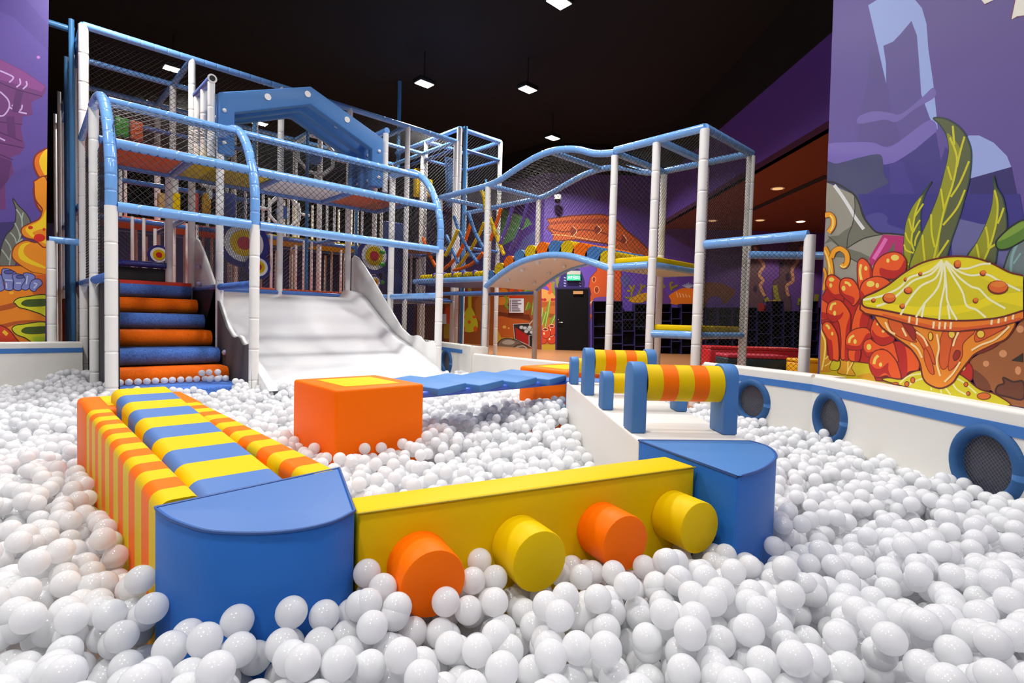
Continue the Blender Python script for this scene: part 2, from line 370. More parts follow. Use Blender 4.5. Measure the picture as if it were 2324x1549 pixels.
M.shape([(835, 300), (860, 130), (930, -10), (1060, -60), (1060, 300)], (104, 120, 122), LW, 16)
M.stroke([(905, 240), (915, 100), (960, -20)], (126, 164, 164), 26); M.stroke([(930, 160), (1000, 60)], (126, 164, 164), 18)
cp(2080, 240, 4.303)
M.shape([(785, 1330), (860, 1240), (960, 1160), (1060, 1115), (1090, 1200), (1080, 1290), (1000, 1345), (900, 1395), (810, 1400)], (80, 124, 34), (24, 22, 24), 16)
M.shape([(800, 1320), (870, 1245), (960, 1175), (1060, 1130), (1070, 1180), (950, 1260), (850, 1310)], (122, 154, 52))
# sand, coral strands
cp(1860, 660, 6.454)
M.shape([(-60, 300), (120, 300), (130, 920), (740, 1040), (860, 1300), (1000, 1320), (1400, 1330), (1600, 1700), (-60, 1300)], (204, 184, 14), smooth=False)
M.shape([(560, 1240), (760, 1200), (860, 1240), (900, 1320), (600, 1270)], (206, 150, 12))
GOLD, GLN, GL = (232, 158, 22), (150, 84, 14), (240, 214, 110)
M.shape([(-60, 380), (120, 390), (100, 700), (140, 940), (200, 1010), (150, 1140), (180, 1190), (-60, 1190)], (206, 142, 14), smooth=False)
M.stroke([(60, 400), (30, 560), (90, 750), (80, 950), (40, 1160)], GL, 24); M.stroke([(80, 1100), (150, 1060), (190, 1000)], GL, 16); M.stroke([(90, 1000), (150, 940)], GL, 16)
M.shape([(200, 1010), (310, 1010), (315, 1110), (270, 1180), (320, 1215), (520, 1240), (510, 1180), (480, 1130), (510, 1030), (420, 1000), (210, 990)], (214, 152, 22), (90, 60, 10), 9)
M.stroke([(500, 1040), (440, 1140), (410, 1220)], GL, 18); M.stroke([(425, 1000), (425, 1120), (415, 1220)], GL, 16)
M.shape([(205, 1015), (300, 1015), (305, 1100), (260, 1160), (160, 1140)], (204, 192, 18), (90, 60, 10), 8)
cp(1860, 440, 5.958)
for q, wd in (([(70, 720), (130, 850), (160, 1020), (150, 1180), (80, 1500)], 70), ([(60, 1000), (90, 1100), (60, 1300)], 30), ([(170, 860), (210, 770), (290, 740), (370, 800), (385, 900), (350, 970), (300, 960)], 58), ([(80, 290), (150, 280), (195, 340), (190, 430), (130, 520)], 60)):
    M.stroke(q, GLN, wd+18); M.stroke(q, GOLD, wd)
for q, wd in (([(80, 760), (130, 900), (140, 1080), (110, 1250), (70, 1450)], 16), ([(110, 850), (150, 960), (175, 1060)], 12), ([(150, 285), (190, 340), (190, 430), (160, 500)], 20), ([(290, 960), (330, 990), (370, 975)], 18)):
    M.stroke(q, GL, wd)
# finger coral
RD, OR, HL, OL = (178, 26, 18), (226, 84, 20), (228, 206, 92), (112, 18, 14)
cp(1860, 660, 6.454)
M.shape([(20, 130), (60, 60), (130, -60), (600, -40), (700, 100), (760, 400), (1100, 720), (1460, 960), (1475, 1160), (1330, 1190), (1220, 1290), (1100, 1330), (840, 1310), (740, 1060), (600, 1040), (120, 930), (120, 700), (20, 400)], RD, OL, 18, False)
def blob(pts, shade=None, hl=(), c=OR): 
    M.shape(pts, c, OL, 16)
    if shade: M.shape(shade, RD)
    for a in hl:
        if not isinstance(a[0], tuple): M.oval(*a, HL)
        else: M.stroke(a[:-1], HL, a[-1])
blob([(480, 620), (500, 420), (560, 250), (620, 160), (640, 300), (740, 350), (700, 530), (560, 560)], [(640, 320), (735, 350), (700, 530), (600, 520)])
blob([(20, 130), (90, 150), (140, 200), (120, 300), (130, 400), (20, 400)], [(25, 310), (120, 330), (130, 400), (25, 395)])
cp(1860, 440, 5.958)
blob([(530, 1200), (523, 960), (555, 885), (600, 870), (665, 920), (712, 1010), (738, 1130), (640, 1200), (560, 1300)], [(690, 980), (712, 1010), (735, 1130), (700, 1150), (690, 1080)], [[(575, 950), (560, 1050), (580, 1160), 34], (640, 1005, 22, 32)])
blob([(735, 1130), (750, 970), (845, 845), (980, 785), (1100, 800), (1172, 870), (1190, 960), (1150, 1080), (1050, 1140), (960, 1145), (840, 1120)], [(835, 1000), (940, 1025), (1060, 1030), (1120, 980), (1165, 890), (1185, 970), (1145, 1075), (1050, 1135), (950, 1140), (840, 1100)], [(1035, 860, 55, 40), (940, 900, 22, 30)])
blob([(92, 1210), (125, 1115), (190, 1092), (260, 1130), (305, 1190), (340, 1400), (320, 1450), (190, 1380), (120, 1290)], [(110, 1240), (200, 1350), (300, 1350), (330, 1440), (200, 1390), (120, 1300)], [(175, 1155, 38, 30), (165, 1235, 20, 30)])
blob([(285, 1230), (320, 1150), (400, 1135), (480, 1170), (550, 1290), (560, 1400), (480, 1510), (420, 1460), (300, 1350)], [(290, 1250), (340, 1340), (480, 1400), (470, 1490), (400, 1430), (300, 1340)], [[(355, 1195), (400, 1205), (435, 1245), 34], (340, 1275, 26, 36)])
blob([(558, 1330), (595, 1200), (680, 1140), (790, 1115), (900, 1140), (975, 1225), (720, 1340), (600, 1470)], [(570, 1300), (630, 1380), (610, 1450), (565, 1380)], [(705, 1215, 55, 42), (798, 1235, 24, 34)])
cp(1860, 660, 6.454)
blob([(120, 290), (150, 180), (230, 132), (320, 138), (400, 220), (450, 300), (470, 380), (455, 700), (440, 990), (400, 1000), (330, 985), (330, 700), (290, 450), (200, 455), (140, 380)], [(130, 320), (200, 350), (300, 350), (365, 310), (330, 400), (220, 450), (150, 400)], [[(175, 280), (200, 200), (260, 180), 34], (238, 325, 22, 36)])
M.shape([(440, 420), (470, 400), (450, 700), (440, 985), (385, 990), (400, 600)], RD)
blob([(55, 560), (70, 480), (120, 450), (180, 470), (250, 570), (290, 700), (300, 1000), (220, 1005), (160, 980), (120, 700)], [(65, 570), (150, 700), (200, 740), (215, 1000), (165, 975), (125, 700)], [[(110, 495), (145, 520), (160, 560), 34], (203, 625, 17, 28)])
blob([(450, 860), (610, 860), (600, 1010), (520, 1030), (450, 1000)], [(545, 870), (605, 870), (600, 1005), (535, 1020)])
blob([(400, 760), (420, 660), (480, 590), (580, 545), (700, 540), (765, 600), (770, 690), (660, 840), (540, 865), (430, 850)], [(405, 780), (500, 800), (610, 790), (700, 640), (770, 620), (765, 690), (655, 838), (540, 860), (430, 845)], [[(450, 760), (470, 690), (525, 650), 36], (540, 740, 24, 36)])
blob([(1100, 760), (1280, 800), (1460, 960), (1475, 1150), (1330, 1190), (1220, 1290), (1150, 1000)], [(1100, 760), (1270, 800), (1310, 1180), (1220, 1280), (1160, 1000)])
blob([(660, 830), (680, 740), (760, 700), (820, 740), (900, 790), (1000, 790), (1100, 750), (1150, 900), (1170, 1040), (980, 860), (860, 880), (780, 960), (700, 940)], [(665, 840), (720, 900), (800, 890), (770, 960), (700, 935)], [(745, 820, 34, 45)])
blob([(770, 600), (790, 480), (840, 400), (900, 430), (1000, 600), (1120, 715), (1000, 790), (900, 790), (820, 720)], [(785, 560), (850, 640), (950, 680), (1080, 660), (1115, 715), (1000, 785), (900, 785), (820, 715)], [(868, 485, 14, 20), (955, 590, 22, 22)])
blob([(750, 1080), (760, 980), (820, 890), (920, 857), (1020, 880), (1120, 980), (1180, 1100), (1215, 1290), (1060, 1270), (1000, 1240), (870, 1265), (790, 1200)], [(755, 1060), (840, 1130), (930, 1130), (1030, 1050), (1030, 1150), (1070, 1260), (980, 1200), (870, 1260), (790, 1200)], [[(820, 1070), (840, 990), (885, 945), 42], (918, 1078, 24, 32)])
# brown rock at the right and the small mushroom
cp(1840, 440, 3.097)
M.shape([(1130, 1170), (1300, 1060), (1400, 1010), (1520, 860), (1520, 1500), (1400, 1480), (1150, 1260)], (150, 88, 44), smooth=False)
M.shape([(1150, 1230), (1250, 1300), (1280, 1380), (1180, 1350)], (112, 58, 34))
M.shape([(1370, 1290), (1440, 1320), (1510, 1320), (1510, 1440), (1400, 1425), (1320, 1400), (1330, 1350), (1375, 1330)], (104, 54, 34), (60, 24, 18), 14)
for a in ((1248, 1192, 22, 22), (1368, 1122, 28, 26), (1475, 1240, 22, 30), (1490, 950, 26, 26)): M.oval(*a, (206, 142, 96))
M.shape([(1430, 1170), (1510, 1120), (1510, 1180)], (40, 36, 26), (60, 24, 18), 8, False)
M.shape([(1060, 1180), (1130, 1190), (1155, 1240), (1140, 1310), (1060, 1270)], RD, OL, 8); M.oval(1085, 1215, 18, 26, HL)
YM, YB, MR = (206, 194, 12), (226, 208, 6), (98, 26, 12)
M.shape([(515, 1305), (560, 1290), (650, 1300), (720, 1255), (800, 1240), (1020, 1255), (1100, 1290), (1200, 1370), (1320, 1410), (1410, 1490), (1000, 1440), (640, 1345)], YM, MR, 10)
for q in ([(640, 1330), (700, 1280), (790, 1262)], [(690, 1350), (760, 1310), (830, 1290)], [(1000, 1300), (1040, 1370), (1110, 1410)], [(1030, 1290), (1100, 1330), (1180, 1400)], [(860, 1360), (865, 1380)], [(930, 1370), (935, 1400)], [(960, 1360), (1000, 1410)]): M.stroke(q, (224, 222, 150), 12)
for a in ((690, 1335, 16, 18), (732, 1308, 15, 20), (610, 1332, 20, 9), (1108, 1338, 14, 16), (1125, 1402, 12, 14), (1235, 1420, 48, 24)): M.oval(*a, (206, 98, 26), MR, 5)
# big mushroom
STALK = [(460, 850), (500, 920), (540, 960), (640, 1030), (720, 1090), (780, 1180), (805, 1290), (850, 1340), (930, 1365), (1010, 1330), (1060, 1260), (1130, 1170), (1180, 1120), (1300, 1060), (1400, 1010), (1460, 900), (1350, 900), (1050, 940), (900, 930), (700, 880), (520, 850)]
M.shape([(1150, 1110), (1300, 1000), (1390, 960), (1330, 1060), (1200, 1120)], (140, 26, 18), MR, 8)
M.shape(STALK, (224, 132, 24), MR, 12)
for q in ([(560, 880), (640, 900), (700, 930), (740, 1010), (760, 1040), (700, 1030), (600, 980)], [(700, 930), (760, 960), (840, 1040), (880, 1130), (890, 1200), (830, 1130), (780, 1040)], [(940, 980), (1000, 980), (1010, 1060), (985, 1200), (940, 1230), (920, 1150)], [(1010, 1050), (1050, 980), (1130, 950), (1170, 970), (1090, 1050), (1080, 1150), (1000, 1240), (985, 1200)], [(1190, 960), (1300, 930), (1400, 930), (1300, 990), (1180, 1040)], [(820, 1080), (860, 1150), (885, 1260), (850, 1250), (815, 1160)]):
    M.shape(q, (206, 86, 24), (140, 40, 16), 6)
for q in ([(640, 870), (690, 880), (750, 960), (745, 1030), (690, 960)], [(1040, 1100), (1070, 1110), (1060, 1150), (1030, 1170), (1020, 1140)]): M.shape(q, (150, 34, 20), MR, 6)
for a in ((1010, 985, 24, 30), (1215, 985, 28, 28), (860, 1000, 16, 30)): M.oval(*a, (224, 190, 60), (140, 40, 16), 6)
for q in ([(540, 900), (570, 960), (610, 985)], [(660, 940), (690, 1000)], [(720, 1050), (770, 1090), (800, 1150)], [(760, 970), (810, 1010), (840, 1070)], [(905, 985), (920, 1080), (905, 1180), (930, 1280)], [(1060, 970), (1035, 1020), (1020, 1070)], [(1150, 1100), (1220, 1060), (1320, 1020), (1420, 930)], [(1070, 1180), (1020, 1260), (960, 1320)]): M.stroke(q, (240, 208, 150), 14)
CAP = [(375, 755), (400, 720), (470, 690), (560, 640), (680, 550), (800, 485), (930, 450), (1050, 438), (1180, 450), (1300, 490), (1420, 550), (1520, 575), (1640, 610), (1650, 720), (1600, 790), (1499, 825), (1350, 868), (1200, 885), (1050, 890), (900, 882), (700, 850), (520, 815), (400, 795)]
RIM = [(365, 770), (372, 760), (400, 795), (520, 815), (700, 850), (900, 882), (1050, 890), (1200, 885), (1350, 868), (1499, 825), (1600, 790), (1600, 850), (1499, 885), (1350, 930), (1200, 952), (1050, 965), (900, 958), (700, 912), (520, 862), (400, 840), (362, 810)]
M.shape(RIM, (226, 118, 24), MR, 12, False)
M.shape([(520, 840), (700, 885), (900, 930), (1100, 938), (1350, 905), (1499, 865), (1499, 885), (1350, 928), (1050, 962), (900, 955), (700, 908), (520, 858)], (206, 84, 26), smooth=False)
for x, y in ((712, 880), (765, 895), (883, 920), (925, 925), (965, 925), (1005, 925), (1295, 895), (1345, 885), (1395, 872), (1447, 858)): M.stroke([(x+3, y-24), (x-3, y+24)], (240, 212, 170), 15)
M.shape(CAP, YM, MR, 13)
M.shape([(390, 765), (560, 770), (760, 792), (960, 790), (1150, 770), (1300, 715), (1500, 690), (1640, 700), (1600, 785), (1499, 790), (1350, 760), (1200, 810), (1000, 850), (800, 850), (600, 820)], YB)
M.shape([(700, 565), (830, 500), (960, 462), (1100, 452), (1250, 480), (1420, 565), (1600, 610), (1500, 650), (1300, 620), (1150, 560), (950, 545), (800, 555)], (222, 206, 8))
VC = (230, 230, 186)
for q in ([(945, 465), (850, 545), (720, 585), (640, 660), (520, 715), (385, 745)], [(945, 470), (870, 560), (740, 610), (640, 700), (560, 760), (480, 790)], [(945, 480), (900, 590), (790, 650), (700, 760), (650, 850)], [(950, 480), (935, 600), (900, 680), (820, 770), (760, 865)], [(820, 770), (800, 865)], [(958, 490), (965, 620), (935, 780), (925, 885)], [(960, 490), (975, 640), (985, 760), (1050, 885)], [(985, 780), (1000, 880)], [(965, 480), (1030, 590), (1090, 690), (1120, 785), (1190, 815), (1255, 868)], [(970, 475), (1060, 580), (1150, 650), (1210, 670), (1280, 740), (1395, 805)], [(970, 470), (1060, 540), (1150, 572), (1260, 565), (1350, 610), (1500, 680)], [(1040, 520), (1120, 525), (1220, 495), (1290, 490)]): M.stroke(q, VC, 15)
for cx, cy, rx, ry in ((571, 730, 48, 38), (705, 677, 30, 25), (1055, 493, 25, 30), (1236, 555, 22, 20), (1343, 654, 74, 50), (1183, 748, 18, 19), (792, 560, 13, 13), (685, 600, 9, 14), (460, 747, 14, 14), (665, 788, 18, 17)):
    M.oval(cx-2, cy+3, rx, ry, (110, 28, 14)); M.oval(cx+2, cy-3, rx*.9, ry*.85, (214, 96, 30)); M.oval(cx+3, cy-ry*.35, rx*.7, ry*.4, (222, 124, 40))
M.build('mural', w_r)

# ---- left mural artwork
M = Mural((0, 9.6, 0), (0, 1, 0), rough=.5); cp = M.crop
M.clip = clipper([(-1, -(8/700.), 111), (1, 0, 60)])
cp(0, 0, 3.367)
M.poly2([(-60, -20), (130, -20), (130, 800), (-60, 800)], (88, 68, 148))
M.shape([(-200, 0), (200, 0), (380, 200), (380, 400), (100, 130), (-200, 0)], (80, 60, 138), smooth=False)
M.shape([(-200, 400), (0, 450), (180, 540), (350, 655), (352, 690), (325, 740), (240, 780), (250, 880), (175, 890), (160, 990), (190, 1120), (150, 1180), (80, 1200), (105, 1320), (40, 1400), (45, 1600), (-200, 1600)], (104, 50, 112), smooth=False)
M.shape([(-200, 420), (0, 455), (180, 545), (345, 660), (320, 700), (120, 640), (-200, 560)], (128, 62, 130), smooth=False)
for q in ([(0, 540), (90, 580), (100, 600), (70, 630)], [(150, 600), (155, 640), (125, 665)], [(200, 620), (205, 650), (175, 680)], [(0, 700), (60, 760), (70, 820), (30, 880), (-20, 885)], [(75, 820), (130, 850), (205, 868)], [(125, 760), (115, 790), (90, 810)], [(170, 800), (165, 830), (150, 845)], [(-20, 1045), (40, 1075)]): M.stroke(q, (190, 160, 210), 12)
for q in ([(0, 630), (120, 680), (320, 735)], [(0, 930), (170, 950)], [(0, 1010), (170, 1080)], [(0, 1090), (180, 1130)], [(0, 1180), (100, 1220)]): M.stroke(q, (70, 28, 84), 6)
for q in ([(120, 690), (180, 700), (140, 860), (90, 850)], [(50, 890), (110, 890), (120, 1060), (60, 1040)], [(0, 1200), (90, 1230), (60, 1380), (0, 1450)]): M.shape(q, (86, 38, 98), smooth=False)
M.oval(293, 438, 14, 12, (176, 120, 190))
OB = (236, 158, 18); OBL = (130, 40, 16)
M.shape([(370, 1130), (320, 1150), (270, 1190), (258, 1260), (290, 1340), (345, 1395), (400, 1400), (400, 1130)], (226, 112, 16), OBL, 14); M.shape([(370, 1150), (320, 1175), (300, 1240), (330, 1320), (380, 1370)], (242, 196, 20))
M.shape([(370, 1340), (300, 1365), (262, 1430), (262, 1500), (300, 1600), (400, 1650), (400, 1340)], (226, 112, 16), OBL, 14); M.shape([(370, 1390), (315, 1410), (300, 1480), (340, 1580), (380, 1600)], (242, 196, 20))
cp(0, 420, 4.187)
M.shape([(-200, 370), (60, 350), (150, 345), (120, 500), (60, 800), (-200, 800)], (58, 48, 108), smooth=False)
M.shape([(120, 125), (180, 200), (250, 270), (292, 370), (215, 430), (205, 560), (160, 640), (140, 770), (5, 775), (8, 610), (55, 480), (130, 390), (152, 250)], (108, 106, 98), (40, 36, 40), 9)
for q in ([(155, 230), (200, 300), (210, 400), (180, 520), (110, 640), (90, 760)], [(220, 260), (205, 330)], [(140, 360), (175, 430), (190, 500)], [(100, 450), (140, 500), (155, 550)], [(50, 515), (90, 570), (105, 620)], [(15, 610), (60, 670), (85, 710)], [(215, 510), (160, 560)]): M.stroke(q, (160, 176, 160), 13)
M.shape([(450, 560), (330, 545), (240, 525), (150, 570), (115, 640), (125, 700), (200, 765), (300, 825), (450, 850)], (232, 140, 16), OBL, 12)
M.shape([(290, 545), (210, 560), (175, 620), (185, 690), (260, 740), (420, 790), (420, 770), (280, 700), (225, 640), (240, 580)], (240, 200, 20))
M.shape([(450, 560), (330, 520), (250, 500), (205, 460), (210, 405), (280, 365), (370, 320), (400, 250), (395, 215), (335, 130), (325, 0), (330, -40), (450, -40)], (232, 140, 16), OBL, 12)
M.shape([(450, 220), (400, 310), (340, 360), (260, 395), (245, 430), (300, 490), (400, 540), (450, 560), (450, 520), (350, 490), (310, 450), (380, 420), (450, 400)], (242, 200, 20))
M.oval(290, 403, 24, 17, (206, 44, 20)); M.oval(375, 500, 55, 38, (214, 36, 18)); M.oval(418, 420, 14, 14, (206, 44, 20))
M.shape([(-200, 772), (0, 768), (200, 765), (300, 825), (450, 850), (450, 1560), (-200, 1560)], (228, 130, 18), (120, 50, 14), 8, False)
M.shape([(310, 850), (450, 850), (450, 1080), (330, 1060), (300, 1000)], (206, 92, 22), smooth=False)
for q in ([(-100, 1150), (0, 1145), (150, 1110), (180, 1110), (150, 1160), (0, 1195), (-100, 1195)], [(-100, 1340), (0, 1325), (200, 1285), (430, 1290), (430, 1312), (200, 1312), (0, 1375), (-100, 1390)]): M.shape(q, (176, 78, 18))
PL = (122, 130, 192); PLO = (42, 38, 92)
for q in ([(-60, 850), (10, 850), (30, 920), (35, 995), (-60, 1000)], [(20, 800), (80, 795), (150, 830), (150, 860), (125, 930), (120, 990), (80, 1000), (45, 985), (45, 930), (20, 870)], [(120, 850), (190, 845), (240, 870), (240, 900), (200, 990), (165, 1000), (130, 985), (130, 920)], [(220, 840), (280, 835), (330, 860), (325, 900), (270, 985), (230, 995), (200, 970), (240, 900)], [(300, 910), (340, 890), (385, 900), (400, 940), (350, 985), (330, 1010), (290, 995), (280, 960)]): M.shape(q, PL, PLO, 8)
for a in ((85, 825, 48, 18), (190, 870, 40, 16)): M.oval(*a, (80, 86, 150), PLO, 6)
for q in ([(50, 900), (120, 905)], [(60, 930), (65, 980)], [(150, 930), (200, 930)], [(260, 860), (250, 940)], [(320, 930), (350, 940), (320, 980)]): M.stroke(q, (190, 198, 232), 12)
M.oval(108, 1022, 22, 16, (246, 176, 28))
for y0, k in ((1050, 1), (1310, 1)):
    M.shape([(150, y0+80), (130, y0+60), (170, y0+25), (260, y0+8), (450, y0), (450, y0+190), (380, y0+170), (260, y0+130), (180, y0+110)] if y0 < 1200 else [(115, y0+60), (140, y0+25), (220, y0+10), (450, y0), (450, y0+200), (330, y0+195), (240, y0+140), (160, y0+110)], (206, 206, 26), (40, 50, 16), 9)
    M.shape([(200, y0+75), (240, y0+40), (330, y0+32), (450, y0+32), (450, y0+90), (330, y0+105), (240, y0+100)], (62, 82, 18))
M.shape([(300, 1440), (430, 1440), (430, 1520), (340, 1500)], (170, 200, 40), smooth=False)
M.shape([(-100, 1320), (0, 1330), (80, 1370), (140, 1440), (175, 1520), (-100, 1530)], (206, 60, 22), (120, 24, 14), 12); M.stroke([(30, 1385), (70, 1420)], (240, 190, 30), 34)
M.build('mural', w_l)

# ---- mural on the far left-hand wall (beside the corner) and on the door wall
M = Mural((12.954, 0, 0), (1, 0, 0), rough=.6); cp = M.crop
M.clip = clipper([(-1, 0, 1228.5)]); cp(1100, 620, 6.454)
BASE = (178, 92, 30)
M.poly2([(1000, 650), (1229, 652), (1229, 800), (1000, 800)], (150, 76, 26))
M.poly2([(840, 700), (1010, 690), (1010, 800), (840, 800)], (110, 60, 40))
M.shape([(180, 240), (300, 225), (350, 290), (360, 430), (185, 450)], (214, 126, 34)); M.shape([(180, 300), (350, 300), (350, 340), (180, 350)], (140, 62, 22), smooth=False)
M.shape([(185, 560), (400, 590), (650, 600), (690, 690), (500, 660), (185, 640)], (110, 44, 18), smooth=False)
M.shape([(185, 640), (400, 660), (660, 720), (560, 900), (300, 940), (220, 900)], (188, 88, 28)); M.shape([(180, 800), (240, 940), (420, 940), (400, 1180), (170, 1180)], (196, 150, 40), smooth=False)
for q in ([(380, 350), (390, 260), (430, 200)], [(480, 340), (520, 260), (480, 190), (500, 150)], [(250, 220), (210, 200), (230, 160)]): M.stroke(q, (216, 70, 24), 48)
for q in ([(300, 330), (330, 400), (310, 470), (370, 520)], [(350, 170), (385, 220)]): M.stroke(q, (120, 150, 44), 34)
for a, b in (((560, 300), (690, 150)), ((690, 610), (720, 380)), ((640, 420), (600, 540))): M.stroke([a, ((a[0]+b[0])/2+20, (a[1]+b[1])/2), b], (104, 128, 36), 80, taper=True); M.stroke([a, b], (170, 190, 80), 9)
M.shape([(420, 745), (650, 730), (700, 900), (660, 1060), (440, 960)], (40, 34, 34), (200, 196, 190), 10, False); M.shape([(450, 790), (640, 910), (640, 1050), (455, 950)], (170, 24, 20), smooth=False)
M.shape([(650, 910), (740, 900), (740, 1110), (650, 1060)], (30, 26, 28), (200, 196, 190), 10, False)
for x, y in ((540, 790), (590, 800), (640, 820), (690, 860), (660, 790), (610, 850), (720, 820)): M.oval(x, y, 32, 26, (196, 200, 204), (90, 96, 100), 6)
M.stroke([(660, 740), (730, 660)], (190, 190, 190), 14)
M.shape([(180, 1080), (230, 980), (330, 950), (470, 980), (550, 1040), (480, 1120), (260, 1140)], (120, 100, 84), (52, 40, 34), 12); M.shape([(250, 1010), (340, 970), (440, 1000), (400, 1040), (300, 1040)], (176, 160, 146))
M.shape([(410, 1110), (470, 1050), (570, 1040), (660, 1110), (610, 1160), (470, 1150)], (120, 100, 84), (52, 40, 34), 12); M.stroke([(450, 1090), (560, 1060), (630, 1110)], (196, 186, 176), 12)
M.shape([(170, 1170), (740, 1160), (840, 1165), (840, 1200), (170, 1200)], (150, 120, 24), smooth=False)
M.oval(290, 785, 26, 22, (226, 170, 70)); M.oval(355, 803, 14, 12, (226, 170, 70))
cp(1000, 260, 4.556)
M.shape([(640, 970), (900, 1070), (945, 1130), (860, 1180), (800, 1240), (740, 1300), (560, 1400), (600, 1100)], (130, 196, 132), smooth=False)
for q in ([(650, 1040), (780, 1130)], [(640, 1110), (760, 1200)], [(700, 1010), (850, 1080)], [(640, 1180), (720, 1260)]): M.stroke(q, (190, 226, 184), 12)
M.shape([(830, 1340), (860, 1280), (940, 1220), (1030, 1190), (1030, 1400), (820, 1400)], (110, 110, 190))
cp(860, 560, 5.162)
M.shape([(800, 700), (850, 720), (860, 900), (810, 960), (770, 800)], (206, 70, 30)); M.shape([(760, 900), (860, 900), (860, 1080), (760, 1070)], (170, 130, 40), smooth=False)
M.stroke([(1065, 440), (1065, 700)], (200, 180, 30), 40); M.shape([(1050, 700), (1080, 700), (1150, 850), (1150, 960), (1060, 1000), (960, 960), (960, 850)], (196, 184, 34))
for a in ((1060, 880, 20, 20), (990, 820, 24, 18), (1120, 820, 24, 18), (990, 960, 22, 34), (1130, 960, 22, 34)): M.oval(*a, (216, 90, 30))
M.shape([(1130, 640), (1220, 560), (1300, 560), (1300, 860), (1160, 850)], (170, 100, 40))
M.build('mural', w_bl)

M = Mural((K[0], K[1], 0), (bd[1], -bd[0], 0), rough=.6); cp = M.crop
M.clip = clipper([(1, 0, -1229.3), (-1, 0, 1885)]); cp(1100, 620, 6.454)
M.poly2([(1225, 660), (1262, 660), (1262, 800), (1225, 800)], (192, 104, 34))
M.shape([(800, 250), (860, 230), (960, 270), (1050, 330), (1050, 400), (800, 390)], (214, 150, 70)); 
for x in (830, 880, 990, 1030): M.oval(x, 385, 26, 22, (170, 30, 34))
M.shape([(800, 420), (1050, 420), (1050, 470), (800, 500)], (170, 84, 26), smooth=False); M.shape([(800, 560), (1050, 600), (1050, 650), (800, 640)], (150, 70, 24), smooth=False)
for a, b in (((880, 830), (960, 380)), ((830, 700), (850, 500)), ((960, 780), (1040, 600)), ((840, 760), (900, 560))): M.stroke([a, ((a[0]+b[0])/2-10, (a[1]+b[1])/2), b], (118, 142, 40), 70, taper=True); M.stroke([a, b], (190, 206, 90), 9)
for x, y in ((850, 960), (980, 960), (990, 830), (900, 880)): M.oval(x, y, 68, 76, (210, 66, 26), (120, 24, 16), 9); M.oval(x-10, y-60, 38, 22, (120, 30, 16), (240, 190, 150), 9); M.oval(x-30, y, 12, 18, (250, 220, 170))
M.shape([(790, 1040), (1050, 1040), (1050, 1160), (790, 1150)], (196, 160, 40), smooth=False)
for q in ([(940, 300), (960, 220), (910, 160), (900, 120)], [(940, 300), (990, 220), (940, 100), (950, 10)]): M.stroke(q, (226, 84, 40), 34)
for q in ([(1040, 320), (1000, 220), (1010, 120)], [(1080, 200), (1060, 100), (1090, 0)]): M.stroke(q, (130, 130, 40), 44)
M.shape([(1100, 210), (1110, 90), (1150, -10), (1210, -60), (1340, -70), (1420, 0), (1440, 210)], (48, 36, 106), (34, 24, 70), 10)
for x0, x1 in ((1160, 1190), (1385, 1410)):
    for y in (60, 100, 140, 180): M.stroke([(x0, y), (x1, y+8)], (180, 180, 226), 14)
M.shape([(1510, 830), (1505, 600), (1520, 400), (1560, 300), (1520, 200), (1550, 60), (1640, -40), (1640, -140), (1900, -300), (2000, -100), (2000, 640), (1560, 640)], (206, 82, 28), (130, 40, 16), 10, False)
for a in ((1600, 90, 26, 40), (1640, 240, 34, 50)): M.oval(*a, (150, 50, 20), (244, 170, 110), 8)
M.stroke([(1520, 480), (1560, 420), (1640, 380)], (250, 210, 160), 18); M.shape([(1570, 440), (1640, 350), (1900, 380), (1900, 640), (1560, 600)], (118, 72, 150))
for x, y in ((1530, 500), (1525, 640), (1520, 760)): M.shape([(x-20, y-30), (x+15, y-20), (x+12, y+60), (x-20, y+60)], (190, 70, 110), smooth=False)
cp(1000, 260, 4.556)
M.shape([(1100, 1080), (1350, 1045), (1650, 1030), (1800, 1060), (1900, 1180), (2050, 1300), (2150, 1400), (2150, 1480), (1950, 1420), (1700, 1330), (1400, 1290), (1150, 1310), (1170, 1240), (1100, 1170), (1130, 1130)], (206, 92, 28), (120, 44, 14), 14, False)
M.shape([(1120, 1110), (1400, 1085), (1700, 1070), (1850, 1160), (1700, 1130), (1350, 1120), (1130, 1140)], (166, 62, 20), smooth=False)
M.stroke([(1110, 1170), (1200, 1200), (1300, 1210), (1500, 1190), (1700, 1230), (1900, 1330)], (140, 50, 18), 16)
M.stroke([(1150, 1240), (1300, 1250), (1480, 1280), (1650, 1310)], (250, 180, 110), 9)
for a in ((1370, 1205, 30, 50), (1620, 1190, 34, 46), (1890, 1300, 26, 56)): M.oval(*a, (140, 46, 18)); M.stroke([(a[0], a[1]-a[3]), (a[0]+a[2]+8, a[1]), (a[0], a[1]+a[3])], (250, 196, 140), 8)
cp(1360, 560, 6.456)
M.shape([(0, 0), (400, -60), (700, 60), (720, 180), (400, 160), (100, 150)], (196, 92, 32), smooth=False)
M.shape([(1010, 730), (1130, 640), (1250, 600), (1400, 620), (1500, 700), (1400, 850), (1040, 830)], (244, 124, 20))
for k in range(5): M.stroke([(1130+k*45, 660+k*12), (1150+k*45, 740)], (250, 200, 150), 12)
for k in range(7): M.stroke([(1300, 600), (1215+k*30, 560-abs(3-k)*-14-40)], (180, 190, 220), 14)
M.shape([(1500, 560), (1700, 520), (1850, 560), (1990, 660), (1830, 840), (1760, 740), (1620, 740), (1540, 900), (1500, 850)], (128, 80, 50))
M.shape([(430, 790), (560, 700), (720, 670), (720, 760), (600, 820)], (214, 150, 24))
